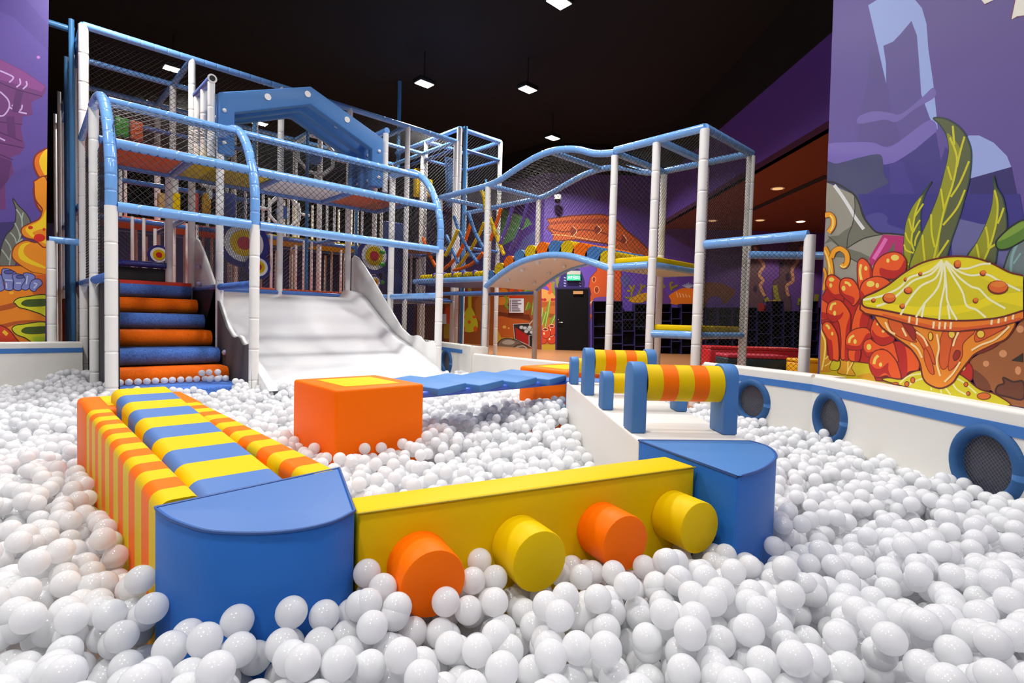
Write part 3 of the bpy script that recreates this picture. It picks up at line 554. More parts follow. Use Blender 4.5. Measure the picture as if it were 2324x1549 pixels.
for q in ([(460, 760), (480, 640), (440, 560)], [(480, 640), (520, 560)], [(560, 700), (620, 600), (600, 540)], [(620, 600), (680, 560)], [(400, 640), (460, 650)], [(1060, 640), (1040, 540), (1080, 520)], [(1060, 600), (1150, 560)], [(380, 730), (450, 760)], [(960, 600), (920, 540)]): M.stroke(q, (150, 132, 34), 30)
M.shape([(310, 440), (400, 410), (460, 480), (380, 600), (330, 540)], (86, 84, 150)); M.shape([(930, 620), (1000, 700), (1050, 810), (920, 850)], (110, 60, 140))
cp(1560, 560, 4.841)
for q in ([(690, -60), (810, -60), (790, 100), (850, 200), (800, 300), (840, 370), (810, 420), (860, 530), (780, 700), (660, 680)], [(1130, -60), (1290, -60), (1230, 170), (1160, 250), (1170, 380), (1100, 430), (1130, 560), (1130, 700), (960, 700), (940, 400), (1010, 330), (1020, 200)]):
    M.shape(q, (96, 70, 92), (60, 40, 70), 10)
for q in ([(740, 0), (780, 120), (840, 200), (790, 300), (830, 370), (800, 430), (850, 540)], [(1260, 0), (1210, 160), (1150, 250), (1160, 370), (1090, 430), (1110, 540)]): M.stroke(q, (196, 150, 130), 34)
for a in ((745, 460, 24, 40), (1100, 330, 24, 44), (1030, 190, 26, 44)): M.oval(*a, (52, 36, 70))
for q in ([(860, 560), (900, 640), (930, 720)], [(960, 420), (980, 540), (1020, 640)], [(1420, 520), (1400, 680)], [(1240, 560), (1230, 640)]): M.stroke(q, (150, 150, 60), 50)
M.shape([(780, 620), (850, 640), (850, 730), (790, 720)], (170, 40, 40)); M.oval(950, 610, 50, 30, (200, 170, 40))
M.build('mural', w_back)

# ---- door, exit sign, notice sheet, dome camera
def face_on(px0, py0, px1, py1, P, n, th, name, m, parent=None, lift=.0, **kw):
    a, b = on_plane(px0, py0, P, n), on_plane(px1, py0, P, n); c, d = on_plane(px1, py1, P, n), on_plane(px0, py1, P, n)
    nn = np.array(n, float)/np.linalg.norm(n)
    if np.dot(nn, CC-np.array(P)) < 0: nn = -nn
    lo = [p+nn*lift for p in (a, b, c, d)]; hi = [p+nn*(lift+th) for p in (a, b, c, d)]
    mb = MB(); mb.add(lo+hi, [(3, 2, 1, 0), (4, 5, 6, 7), (0, 1, 5, 4), (1, 2, 6, 5), (2, 3, 7, 6), (3, 0, 4, 7)]); return mb.build(name, m, parent, **kw)
BP, BN = (K[0], K[1], 0), (bd[1], -bd[0], 0)
dr = thing('door_1', on_plane(1300, 797, BP, BN), kind='structure')
face_on(1260, 652, 1338, 797, BP, BN, .04, 'door_frame', mat((40, 26, 80), .5), dr, .01)
face_on(1264, 656, 1334, 796, BP, BN, .05, 'door_leaf', mat((8, 8, 10), .6, spec=.2), dr, .03)
face_on(1300, 660.5, 1322, 667.5, BP, BN, .05, 'door_closer', mat((196, 148, 96), .4), dr, .085)
h = at = on_plane(1267, 731, BP, BN); mb = MB(); nb = np.array([bd[1], -bd[0], 0]); nb = nb if np.dot(nb, CC-h) > 0 else -nb
mb.tube([h+nb*.08, h+nb*.14, h+nb*.14+np.array([bd[0], bd[1], 0])*.13], .013, 8); mb.sphere(h+nb*.09+np.array([0, 0, .09]), .022); mb.build('door_handle', mat((220, 220, 220), .25, metal=1), dr)
sg = thing('exit_sign', on_plane(1301, 636, BP, BN), 'green lit exit sign with white lettering mounted above the black door', 'exit sign')
face_on(1286, 615, 1316, 623.5, BP, BN, .12, 'sign_housing', mat((190, 196, 186), .4), sg, .03)
face_on(1286, 623.5, 1316, 636.5, BP, BN, .06, 'sign_panel', mat((60, 214, 150), .4, emit=1.3), sg, .06)
mb = MB(); W_ = []
for i, q in enumerate([[(1289, 627), (1289, 633)], [(1289, 630), (1292, 630)], [(1292, 626), (1293, 633)], [(1296, 626.5), (1296, 633)], [(1294.5, 628), (1298, 628)], [(1300, 627), (1303, 627)], [(1300, 630), (1303, 630)], [(1300, 633.5), (1303.5, 633.5)], [(1306, 626.5), (1306, 633.5)], [(1308, 627), (1310, 633)], [(1310, 627), (1308, 633)], [(1313, 626.5), (1313, 633.5)]]):
    a, b = (on_plane(x, y, BP, BN)+nb*.13 for x, y in q); mb.tube([a, b], .012, 5)
mb.build('sign_lettering', mat((235, 255, 245), .4, emit=1.0), sg)
LPn = ((12.954, 0, 0), (1, 0, 0))
nt_ = thing('notice_sheet', on_plane(1174, 693, *LPn), 'white printed rules sheet with red heading on the mural wall left of the door', 'notice')
face_on(1157.5, 677, 1190, 709.5, *LPn, .012, 'sheet', mat((226, 224, 232), .5), nt_, .03)
face_on(1158, 671.5, 1191, 676.8, *LPn, .012, 'heading_strip', mat((190, 60, 30), .5), nt_, .03)
mb = MB()
for k in range(7):
    y = 680.5+k*4; a, b, c_ = (on_plane(x, y, *LPn)+np.array([-.05, 0, 0]) for x in (1160.5, 1164, 1164+random.Random(k).uniform(12, 22)))
    mb.tube([a, a+np.array([0, -.02, 0])], .018, 6); mb.tube([b, c_], .008, 5)
mb.build('printed_lines', mat((70, 60, 110), .6), nt_)
ns2 = face_on(1005, 712, 1014, 735, *LPn, .012, 'notice_sheet', mat((200, 206, 214), .5), None, .03)
tag(ns2, 'small blank white sheet on the mural wall, behind the net right of the slide', 'notice')
dc = on_plane(1263, 452, BP, BN)+nb*.5
ca = thing('dome_camera', dc, 'small white security camera hanging on a thin rod before the purple wall', 'security camera')
mb = MB(); mb.tube([dc, dc+np.array([0, 0, 2.9])], .02, 6); mb.build('hanging_rod', DARK, ca)
mb = MB(); mb.tube([dc+np.array([0, 0, .02]), dc-np.array([0, 0, .12])], .12, 12); mb.build('housing', WHITE_P, ca)
mb = MB(); mb.sphere(dc-np.array([0, 0, .14]), .1, 12, 8); mb.build('dome', mat((20, 20, 24), .1), ca)

# ---- open cube wall in front of the door wall
cube = thing('cube_shelving', on_plane(1600, 800, BP, BN)+nb*.5, 'black open cube shelving wall running along the mural wall right of the door', 'shelving')
mb = MB(); mf = MB(); rng = random.Random(5)
SB = mat((13, 11, 24), .8, name='black_cube_panel'); SE = mat((34, 27, 82), .6, name='purple_cube_edge')
def SP(x, y, o): return on_plane(x, y, BP, BN)+nb*o
def quadbox(m_, x0, y0, x1, y1, o0, o1):
    lo = [SP(x, y, o0) for x, y in ((x0, y0), (x1, y0), (x1, y1), (x0, y1))]; hi = [SP(x, y, o1) for x, y in ((x0, y0), (x1, y0), (x1, y1), (x0, y1))]
    m_.add(lo+hi, [(3, 2, 1, 0), (4, 5, 6, 7), (0, 1, 5, 4), (1, 2, 6, 5), (2, 3, 7, 6), (3, 0, 4, 7)])
x = 1342.0
while x < 1855:
    wdt = rng.choice((22, 27, 32)); top = rng.choice((684, 690, 698, 706)) if x > 1360 else 684
    y = top; quadbox(mb, x, top, x+wdt, 806, .1, .14)
    while y < 800:
        hh = rng.choice((19, 25, 31)); y1 = min(y+hh, 806)
        for (a0, b0, a1, b1) in ((x, y, x+wdt, y+1), (x, y1-.9, x+wdt, y1), (x, y, x+.9, y1), (x+wdt-.9, y, x+wdt, y1)): quadbox(mf, a0, b0, a1, b1, .14, .5)
        y = y1
    x += wdt
mb.build('back_panel', SB, cube); mf.build('cube_grid', SE, cube)

# soft play seats beyond the barrier
def soft(name, lab, c, sx, sy, h, m, rot=0, top=None):
    t = thing(name, (c[0], c[1], OUT_Z), lab, 'foam block'); mb = MB()
    ca_, sa_ = math.cos(rot), math.sin(rot)
    mb.prism([(c[0]+x*ca_-y*sa_, c[1]+x*sa_+y*ca_) for x, y in ((-sx/2, -sy/2), (sx/2, -sy/2), (sx/2, sy/2), (-sx/2, sy/2))], OUT_Z, h-.06); mb.build('foam_body', m, t, bevel=.03)
    mb = MB(); mb.prism([(c[0]+x*ca_-y*sa_, c[1]+x*sa_+y*ca_) for x, y in ((-sx/2, -sy/2), (sx/2, -sy/2), (sx/2, sy/2), (-sx/2, sy/2))], h-.06, h); mb.build('foam_lid', top or m, t, bevel=.02)
ra = math.atan2(bd[1], bd[0])
p = at_z(1728, 812, .3); soft('foam_bench', 'dark green foam bench with a red top outside the barrier', p+np.array([.3, .3, 0]), 1.1, .6, .34, mat((30, 50, 56), .5), ra, mat((200, 40, 70), .5))
p = at_z(1775, 802, .38); soft('foam_bench', 'long bright red foam bench behind the dark green one', p+np.array([1.3, 1.1, 0]), 1.9, .6, .42, RED, ra)
p = at_z(1790, 820, .22); soft('foam_block', 'orange foam block in front of the red bench', p+np.array([.2, .2, 0]), .7, .45, .22, mat((245, 150, 20), .5), ra)
p = at_z(1800, 826, .16); soft('foam_block', 'low yellow foam block just behind the barrier top', p+np.array([.1, .1, 0]), .6, .4, .15, YELLOW, ra)
p = at_z(1850, 819, .3); soft('foam_block', 'golden yellow foam cube between the white corner post and the coral mural', p+np.array([.2, .2, 0]), .5, .4, .32, mat((250, 176, 12), .5), ra)

# ---- lamps that can be seen, added unseen fill lamps, ceiling services
def floodlight(x, y, z, lab, grp):
    t = thing('ceiling_floodlight', (x, y, z), lab, 'ceiling light', grp)
    mb = MB(); mb.box((x-.2, y-.15, z), (x+.2, y+.15, z+.09)); mb.build('housing', DARK, t, bevel=.01)
    mb = MB(); mb.box((x-.17, y-.12, z-.012), (x+.17, y+.12, z)); mb.build('lens', mat((255, 250, 240), .5, emit=16, name='lamp_lens'), t)
    mb = MB(); mb.tube([(x, y, z+.09), (x, y, CEIL)], .012, 6); mb.build('hanger', DARK, t)
LL = ['nearest ceiling floodlight, at the top edge above the middle of the pit', 'ceiling floodlight above the right end of the tall climbing frame', 'ceiling floodlight right of the one above the climbing frame', 'lowest ceiling floodlight, above the curved bridge roof',
      'ceiling floodlight seen through the net at the top left of the climbing frame', 'ceiling floodlight seen beneath the blue foam gable']
for i, (lx_, ly_, k) in enumerate(LAMPS):
    if i < 6: floodlight(lx_, ly_, LAMP_Z, LL[i], 'black ceiling floodlights')
    else: floodlight(lx_, ly_, LAMP_Z, 'added unseen ceiling floodlight giving fill light to the ball pit', 'black ceiling floodlights')
DL = [('small recessed downlight in the brown ceiling nearest the purple wall', 1765, 427), ('small recessed downlight behind the corner tower post', 1725, 499), ('brightest recessed downlight, low in the brown ceiling', 1817, 502), ('recessed downlight seen through the corner tower net', 1617, 500)]
for i, (lab, x, y) in enumerate(DL):
    p = at_z(x, y, SZ); t = thing('recessed_downlight', (p[0], p[1], SZ), lab, 'downlight', 'recessed downlights in the brown ceiling')
    mb = MB(); mb.disc_stack((p[0], p[1], SZ), (1, 0, 0), (0, 1, 0), [(.15, .01, 0)]); mb.build('trim_ring', WHITE_P, t)
    mb = MB(); mb.disc_stack((p[0], p[1], SZ-.008), (1, 0, 0), (0, 1, 0), [(.11, .01, 0)]); mb.build('lamp_glass', mat((255, 214, 150), .5, emit=(14 if i == 2 else 1.5), name='warm_lamp'), t)
ld = bpy.data.lights.new('downlight_beam', 'SPOT'); ld.energy = 420; ld.color = (1, .8, .55); ld.spot_size = 2.2; ld.shadow_soft_size = .1
for (x, y) in ((1817, 502), (1765, 427)):
    p = at_z(x, y, SZ); lo = bpy.data.objects.new('downlight_beam', ld); C.objects.link(lo); lo.location = (p[0], p[1], SZ-.05)
p = at_y(905, 300, 11.9); mb = MB(); mb.tube([(p[0], 11.9, 4.4), (p[0], 11.9, CEIL)], .05, 8); o = mb.build('steel_column', STEEL_B); tag(o, 'thin blue steel pole rising to the ceiling behind the climbing frame', 'pole')
# ------------------------------------------------------------------ nets and frames
def strand(mb, a, b, r=.0027):
    a = V3(a); b = V3(b); t = (b-a)
    if t.length < .02: return
    t.normalize(); up = Vector((0, 0, 1)) if abs(t.z) < .9 else Vector((1, 0, 0)); x = t.cross(up).normalized(); y = t.cross(x)
    P = [x*r, (x*-.5+y*.87)*r, (x*-.5-y*.87)*r]
    mb.add([a+p for p in P]+[b+p for p in P], [(0, 1, 4, 3), (1, 2, 5, 4), (2, 0, 3, 5)])
def net(mb, o, u, v, W, H, pitch=.05, r=.0027):
    # diamond netting in the rectangle o + s*u + t*v, 0<s<W, 0<t<H (u, v unit vectors)
    o = np.array(o, float); u = np.array(u, float); v = np.array(v, float); k = -H
    st = pitch*math.sqrt(2)
    k = -H+st*.5
    while k < W:
        # rising line s-t=k
        s0, t0 = (k, 0) if k >= 0 else (0, -k); L = min(W-s0, H-t0)
        if L > 0: strand(mb, o+u*s0+v*t0, o+u*(s0+L)+v*(t0+L), r)
        s0, t0 = (k, H) if k >= 0 else (0, H+k); L = min(W-s0, t0)
        if L > 0: strand(mb, o+u*s0+v*t0, o+u*(s0+L)+v*(t0-L), r)
        k += st
def netobj(parent, o, u, v, W, H, pitch=.05, r=.0027, m=None):
    mb = MB(); net(mb, o, u, v, W, H, pitch, r); return mb.build('net_panel', m or NET, parent)
X_, Y_, Z_ = (1, 0, 0), (0, 1, 0), (0, 0, 1)
def post(parent, x, y, z0, z1, r=.047, m=None):
    mb = MB(); mb.tube([(x, y, z0), (x, y, z1)], r, 12, seam=.38); return mb.build('post', m or POST, parent)
def rail(parent, pts, r=.045, m=None, name='rail', seam=.17):
    mb = MB(); mb.tube(pts, r, 12, seam=seam); return mb.build(name, m or TUBE, parent)

# ---- front canopy frame over the stairs and the slide
FY, FX = 6.6, (.76, 2.10, 4.72)
fr = thing('slide_canopy_frame', (.76, 6.6, PIT_Z), 'blue and white tube frame with curved net canopy over the foam stairs and white slide', 'play frame')
PROF = [(6.6, 1.86), (6.6, 2.2), (6.68, 2.48), (6.84, 2.76), (7.05, 2.97), (7.3, 3.11), (7.6, 3.18), (8.0, 3.2)]
for x in FX:
    post(fr, x, FY, PIT_Z, 1.86, .056); post(fr, x, 8.0, PIT_Z, 3.2, .05)
    rail(fr, [(x, y, z) for y, z in arc_smooth(PROF, 4, False)], .053, name='arch_tube', seam=.15)
    rail(fr, [(x, 8.0, 3.2), (x, 9.3, 3.12)], .045)
    rail(fr, [(x, 6.65, 1.18), (x, 7.95, 1.18)], .045, FELT_B if x < 4 else TUBE); rail(fr, [(x, 8.05, 1.18), (x, 9.3, 1.18)], .045, TUBE_D if x < 4 else TUBE)
for a, b in ((FX[0], FX[1]), (FX[1], FX[2])):
    rail(fr, [(a+.05, FY, 1.86), (b-.05, FY, 1.86)], .052)
    rail(fr, [(a+.05, 6.7, 2.5), (b-.05, 6.7, 2.5)], .052)
    rail(fr, [(a+.05, 7.2, 3.05), (b-.05, 7.2, 3.05)], .05)
    rail(fr, [(a+.05, 8.0, 2.83), (b-.05, 8.0, 2.83)], .05, TUBE_D)
    pf = PROF
    for (y0, z0), (y1, z1) in zip(pf[:-1], pf[1:]):
        L = math.hypot(y1-y0, z1-z0); d = (0, (y1-y0)/L, (z1-z0)/L)
        netobj(fr, (a, y0, z0), X_, d, b-a, L, .055)
    netobj(fr, (a, 8.0, 3.2), X_, (0, 1, 0), b-a, 1.3, .055)
for x in FX:
    netobj(fr, (x+.03, 6.65, 1.2), Y_, Z_, 1.3, 1.5, .05); netobj(fr, (x+.03, 8.02, 1.2), Y_, Z_, 1.28, 2.0, .05)
netobj(fr, (4.75, 6.65, 0), Y_, Z_, 2.6, 1.18, .05)
# upper coloured decks between the canopy and the tall frame
DX = [.78, 1.8, 2.93, 4.08, 5.15]; dcol = [mat((214, 84, 30), .5), mat((206, 180, 10), .5), mat((214, 216, 222), .5), mat((196, 84, 40), .5)]
for i in range(4):
    mb = MB(); mb.box((DX[i]+.06, 8.05, 2.84), (DX[i+1]-.06, 9.25, 2.9)); mb.build('deck_panel', dcol[i], fr, bevel=.01)
    rail(fr, [(DX[i+1]-.0, 8.05, 2.84), (DX[i+1]-.0, 9.3, 2.84)], .05, TUBE_D)
rail(fr, [(.8, 9.28, 2.84), (5.2, 9.28, 2.84)], .05, TUBE_D)
rail(fr, [(.84, 9.28, 1.5), (1.72, 9.28, 1.5)], .045, mat((40, 50, 130), .2)); mb = MB(); mb.box((.84, 9.32, 1.27), (1.74, 9.4, 1.45)); mb.build('dark_riser', DARK, fr); mb = MB(); mb.tube([(1.76, 9.3, 1.2), (1.76, 9.3, 2.8)], .05, 12, seam=.38); mb.build('post', POST, fr)
mb = MB(); mb.box((.8, 6.62, PIT_Z), (.83, 9.2, 1.14)); mb.build('side_panel', DARK, fr)

# ---- tall rear climbing frame
TX = [.78, 2.06, 3.37, 4.6, 5.83, 7.03]; TY = [9.33, 10.6, 11.87]; TZ = 4.62
tf = thing('climbing_frame', (.78, 9.33, PIT_Z), 'tall white and blue multi-level indoor climbing frame closed in with black netting', 'play frame')
for x in TX:
    for y in TY: post(tf, x, y, PIT_Z, TZ, .058 if (x < 1 and y < 9.5) else .05)
for y in TY:
    for a, b in zip(TX[:-1], TX[1:]):
        rail(tf, [(a, y, TZ), (b, y, TZ)], .05 if y < 10 else .045)
        rail(tf, [(a, y, 1.2), (b, y, 1.2)], .04, TUBE_D, seam=0); rail(tf, [(a, y, 2.28), (b, y, 2.28)], .04, TUBE_D, seam=0)
for x in TX:
    for a, b in zip(TY[:-1], TY[1:]):
        rail(tf, [(x, a, TZ), (x, b, TZ)], .045); rail(tf, [(x, a, 2.28), (x, b, 2.28)], .04, TUBE_D, seam=0); rail(tf, [(x, a, 1.2), (x, b, 1.2)], .04, TUBE_D, seam=0)
for z in (2.9, 3.8): rail(tf, [(.8, 10.6, z), (3.37, 10.6, z)], .04, TUBE_D, seam=0)
decks = [(0, 0, 1.24, mat((230, 90, 40), .5)), (1, 0, 1.24, mat((230, 90, 40), .5)), (2, 0, 1.24, mat((230, 90, 40), .5)), (3, 0, 1.24, mat((230, 90, 40), .5)), (4, 0, 1.24, BLUE),
         (0, 1, 2.32, mat((230, 90, 40), .5)), (1, 1, 2.32, mat((230, 90, 40), .5)), (2, 1, 2.32, mat((214, 180, 40), .5)), (3, 1, 2.32, YELLOW), (4, 1, 2.32, mat((214, 180, 40), .5)), (4, 0, 2.32, mat((150, 90, 40), .5))]
for i, j, z, m in decks:
    mb = MB(); mb.box((TX[i]+.06, TY[j]+.05, z-.03), (TX[i+1]-.06, TY[j+1]-.05, z+.03)); mb.build('deck_panel', m, tf, bevel=.01)
netobj(tf, (.78, 9.36, 3.1), X_, Z_, 6.25, 1.5, .05); netobj(tf, (3.4, 9.36, 1.25), X_, Z_, 3.6, 1.8, .055); netobj(tf, (.81, 9.36, PIT_Z), Y_, Z_, 2.5, 4.8, .05)
netobj(tf, (.78, 11.9, 1.2), X_, Z_, 6.25, 3.4, .06); netobj(tf, (.78, 9.33, 4.64), X_, Y_, 6.25, 2.54, .06)
netobj(tf, (7.06, 9.36, 1.2), Y_, Z_, 2.5, 3.4, .055)
# balusters, pads and bags inside
rng = random.Random(11)
for k in range(78):
    x = .95+k*.0775; y = 10.6 if k % 2 else 11.87; z0 = rng.choice((1.24, 2.32)) ; z1 = z0+rng.choice((.95, 1.05, 1.1))
    mb = MB(); mb.tube([(x, y-.03, z0), (x, y-.03, z1)], .026, 8); mb.build('baluster', POST, tf)
def pad(parent, px0, py0, px1, py1, y, m, th=.1, name='hanging_pad'):
    a, b = at_y(px0, py0, y), at_y(px1, py1, y); mb = MB(); mb.box((min(a[0], b[0]), y, min(a[2], b[2])), (max(a[0], b[0]), y+th, max(a[2], b[2]))); return mb.build(name, m, parent, bevel=.02)
GRN = mat((40, 170, 40), .45); ORN = mat((232, 100, 40), .45)
pad(tf, 262, 262, 293, 312, 10.45, GRN); pad(tf, 297, 271, 325, 320, 10.45, ORN); pad(tf, 198, 238, 213, 268, 10.3, ORN)
for x0, x1, m in ((360, 382, mat((190, 150, 90), .5)), (388, 410, YELLOW), (438, 452, mat((190, 70, 40), .5)), (462, 479, mat((236, 184, 20), .5)), (512, 536, mat((60, 80, 170), .5))):
    pad(tf, x0, 436, x1, 494, 10.5, m, .14, 'punch_bag')
def ring_window(cx, cy, y, r):
    c = at_y(cx, cy, y); mb = MB()
    mb.tube([(c[0]+r*math.cos(a), y, c[2]+r*math.sin(a)) for a in [math.pi/8+math.pi/4*k for k in range(9)]], .035, 8)
    for dx, dz in ((1, 0), (-1, 0), (0, -1)): mb.tube([(c[0]+dx*r*.9, y, c[2]+dz*r*.9), (c[0]+dx*r*1.6, y, c[2]+dz*r*1.6)], .03, 8)
    mb.build('octagon_ring', POST, tf)
    mb = MB(); mb.sphere((c[0], y+.1, c[2]), r*.45, 12, 8, sc=(1, .3, 1)); mb.build('ring_hub', TUBE_D, tf)
ring_window(646, 480, 10.5, .3); ring_window(717, 352, 9.9, .36); ring_window(478, 385, 10.0, .3)
def target(cx, cy, y, r, lab=None, cols=(NAVY, WHITE_P, YELLOW, RED)):
    c = at_y(cx, cy, y); mb = MB(); mb.disc_stack(c, X_, (0, 0, -1), [(r, .02, 0), (r*.76, .025, 1), (r*.53, .03, 2), (r*.27, .035, 3)], 32)
    return mb.build('target_disc', list(cols), tf, label=lab)
target(553, 552, 9.5, .40, 'large navy, white, yellow and red target disc'); target(585, 606, 9.42, .2, 'small target disc below the large one')
target(360, 578, 9.9, .15, 'target disc behind the top of the stairs'); target(848, 581, 9.7, .36); target(905-55, 640, 9.6, .14)
mb = MB(); c = at_y(895, 560, 9.8); mb.box((c[0]-.22, 9.8, 1.2), (c[0]+.22, 9.9, 2.8)); mb.build('hanging_pad', mat((40, 66, 130), .5), tf, bevel=.03)
for cx, cy in ((868, 572), (868, 600), (866, 640), (870, 548)):
    c = at_y(cx, cy, 9.62); mb = MB(); mb.sphere(c, .07, 8, 6, sc=(1, .3, .6)); mb.build('leaf_pad', GREEN, tf)
for px_ in (578-2, 695, 807, 1098): 
    a = at_y(px_, 600, 9.6 if px_ < 1000 else 10.55); mb = MB(); mb.tube([(a[0], a[1], PIT_Z), (a[0], a[1], 4.4)], .03, 8); mb.build('support_pipe', STEEL_B, tf)
# side bay with the low post beside the left mural
rail(tf, [(.42, 9.4, 1.74), (.74, 9.4, 1.74)], .045)
post(tf, .44, 9.4, OUT_Z, 1.72, .05)
for y, z in ((9.95, 4.9), (10.9, 4.7), (12.4, 4.6), (13.5, 4.5)):
    mb = MB(); mb.tube([(.70, y, PIT_Z), (.70, y, z)], .028 if y > 10 else .036, 8); mb.build('support_pipe', STEEL_B if y < 11.5 else POST, tf)
for y in (12.9, 14.1): post(tf, .78, y, PIT_Z, 4.2, .05)
rail(tf, [(.78, 9.4, 4.55), (.78, 14.1, 4.3)], .045, TUBE_D); rail(tf, [(.78, 9.4, 2.3), (.78, 14.1, 2.3)], .04, TUBE_D, seam=0); rail(tf, [(.78, 9.4, 1.2), (.78, 14.1, 1.2)], .04, TUBE_D, seam=0)
mb = MB(); mb.tube([(-.2, 10.0, 4.78), (.74, 10.0, 4.78)], .045, 10); mb.build('support_pipe', STEEL_B, tf)
mb = MB(); mb.tube([(.34, 10.0, 4.78), (.40, 10.0, 4.78)], .047, 10); mb.build('red_tape_band', RED, tf)
pad(tf, 141, 677, 155, 780, 11.5, mat((190, 92, 50), .6), .05)

# rear corner tower
ct = thing('corner_tower', (7.03, 9.33, PIT_Z), 'net-sided square tower standing higher at the right end of the climbing frame', 'play frame')
CZ = 4.92
for x, y in ((7.12, 9.33), (8.3, 9.33), (7.12, 10.6), (8.3, 10.6)): post(ct, x, y, OUT_Z, CZ, .06 if x < 8 and y < 10 else .05)
for a, b in (((7.12, 9.33), (8.3, 9.33)), ((7.12, 10.6), (8.3, 10.6)), ((7.12, 9.33), (7.12, 11.9)), ((8.3, 9.33), (8.3, 10.6))):
    rail(ct, [(*a, CZ), (*b, CZ)], .05); rail(ct, [(*a, 4.5), (*b, 4.5)], .04, TUBE_D); rail(ct, [(*a, 2.4), (*b, 2.4)], .04, TUBE_D)
netobj(ct, (7.12, 9.36, 1.5), X_, Z_, 1.18, 3.4, .05); netobj(ct, (8.27, 9.36, 1.5), Y_, Z_, 1.24, 3.4, .05)
mb = MB(); mb.tube([(7.24, 9.28, PIT_Z), (7.24, 9.28, 4.98)], .045, 8); mb.build('support_pipe', STEEL_B, ct)
for x0, y0, x1, y1 in ((947, 380, 957, 446), (968, 404, 982, 446)): pad(ct, x0, y0, x1, y1, 10.7, YELLOW, .16, 'punch_bag')
p0, p1 = at_y(1013, 354, 9.7), at_y(1029, 470, 9.7)
mb = MB(); mb.add([(p0[0], 9.7, p0[2]), (p0[0]+.22, 9.7, p0[2]), (p0[0]+.2, 9.7, p1[2]), (p0[0]+.08, 9.7, p1[2]), (p0[0], 9.78, p0[2]), (p0[0]+.22, 9.78, p0[2]), (p0[0]+.2, 9.78, p1[2]), (p0[0]+.08, 9.78, p1[2])], [(3, 2, 1, 0), (4, 5, 6, 7), (0, 1, 5, 4), (1, 2, 6, 5), (2, 3, 7, 6), (3, 0, 4, 7)]); mb.build('hanging_pad', BLUE, ct, bevel=.02)
p0 = at_y(1096, 436, 9.9); mb = MB(); mb.tube([p0, at_y(1104, 458, 9.9)], .06, 8); mb.build('rope_sleeve', YELLOW, ct)

# ---- blue foam gable gate with its pipe frame
gb = thing('foam_gable', (2.06, 8.0, 3.0), 'three-layered blue foam gable arch with white round studs above the slide', 'foam arch')
def gable(y, dx=0):
    out = [(2.06, 2.95), (2.06, 3.74), (3.29, 4.2), (4.5, 3.74), (4.5, 2.95)]; inn = [(4.3, 2.95), (4.3, 3.53), (3.29, 3.94), (2.26, 3.53), (2.26, 2.95)]
    mb = MB()
    # band as four quads front/back + edges
    o, i_ = out, inn[::-1]
    for k in range(4):
        q = [o[k], o[k+1], i_[k+1], i_[k]]
        vs = [(x, y-.07, z) for x, z in q]+[(x, y+.07, z) for x, z in q]
        mb.add(vs, [(0, 1, 2, 3), (7, 6, 5, 4), (0, 4, 5, 1), (2, 6, 7, 3)]+([(3, 7, 4, 0)] if k == 0 else [])+([(1, 5, 6, 2)] if k == 3 else []))
    mb.build('arch_layer', BLUE, gb, bevel=.015)
    for (x, z) in ((2.68, 3.86), (3.24, 4.07), (3.86, 3.87)): mb = MB(); mb.disc_stack((x, y-.075, z), X_, (0, 0, -1), [(.045, .008, 0)], 16); mb.build('white_stud', WHITE_P, gb)
    for (x, z) in ((2.13, 3.52), (2.13, 3.1), (4.42, 3.52), (4.42, 3.1)): mb = MB(); mb.sphere((x, y-.075, z), .028, 8, 6); mb.build('white_stud', WHITE_P, gb)
for y in (8.0, 8.36, 8.7): gable(y)
pfm = thing('pipe_post_row', (2.02, 8.0, 2.9), 'open-ended top tube on white posts at the left end of the blue foam gable', 'tube frame')
pfr = thing('pipe_post_row', (4.56, 8.0, 2.9), 'top tube on white posts at the right end of the blue foam gable', 'tube frame')
for root, x in ((pfm, 1.99), (pfr, 4.58)):
    for y in (8.0, 8.36, 8.7): post(root, x, y, 2.9, 3.86, .045)
    rail(root, [(x, 7.96, 3.9), (x, 8.76, 3.9)], .05, mat((110, 130, 196), .3) if x < 3 else TUBE, seam=0)
mb = MB(); mb.tube([(1.99, 7.95, 3.9), (1.99, 7.957, 3.9)], .058, 14); mb.build('open_end_ring', WHITE_P, pfm)
mb = MB(); mb.tube([(1.99, 7.945, 3.9), (1.99, 7.952, 3.9)], .036, 14); mb.build('open_end_bore', DARK, pfm)

# ---- curved bridge
BX0, BX1 = 6.0, 7.25
br = thing('curved_bridge', (6.0, 5.7, OUT_Z), 'humped net bridge with arched blue tubes and coloured foam logs on its deck', 'play bridge')
ARCH = [(7.03, 1.42), (6.7, 1.6), (6.35, 1.745), (6.0, 1.83), (5.6, 1.865), (5.2, 1.83), (4.85, 1.74), (4.41, 1.6)]
WAVE = [(8.41, 3.12), (7.6, 3.12), (7.03, 3.13), (6.7, 3.18), (6.3, 3.29), (5.9, 3.38), (5.5, 3.40), (5.1, 3.33), (4.75, 3.2), (4.41, 3.14)]
arch_s = arc_smooth(ARCH, 4, False); wave_s = arc_smooth(WAVE, 4, False)
for x in (BX0, BX1):
    rail(br, [(x, y, z-(.02 if x < 6.5 else .0)) for y, z in arch_s], .05, name='arch_tube', seam=.2)
    rail(br, [(x, y, z) for y, z in wave_s], .05, name='roof_tube', seam=.22)
    for y in (7.03, 4.41): post(br, x, y, OUT_Z, 3.1, .05)
    mb = MB()
    for (y0, z0), (y1, z1), k in zip(ARCH[:-1], ARCH[1:], range(9)):
        L = math.hypot(y1-y0, z1-z0); net(mb, (x, y0, z0), (0, (y1-y0)/L, (z1-z0)/L), Z_, L, 1.55, .05)
    mb.build('net_panel', NET, br)
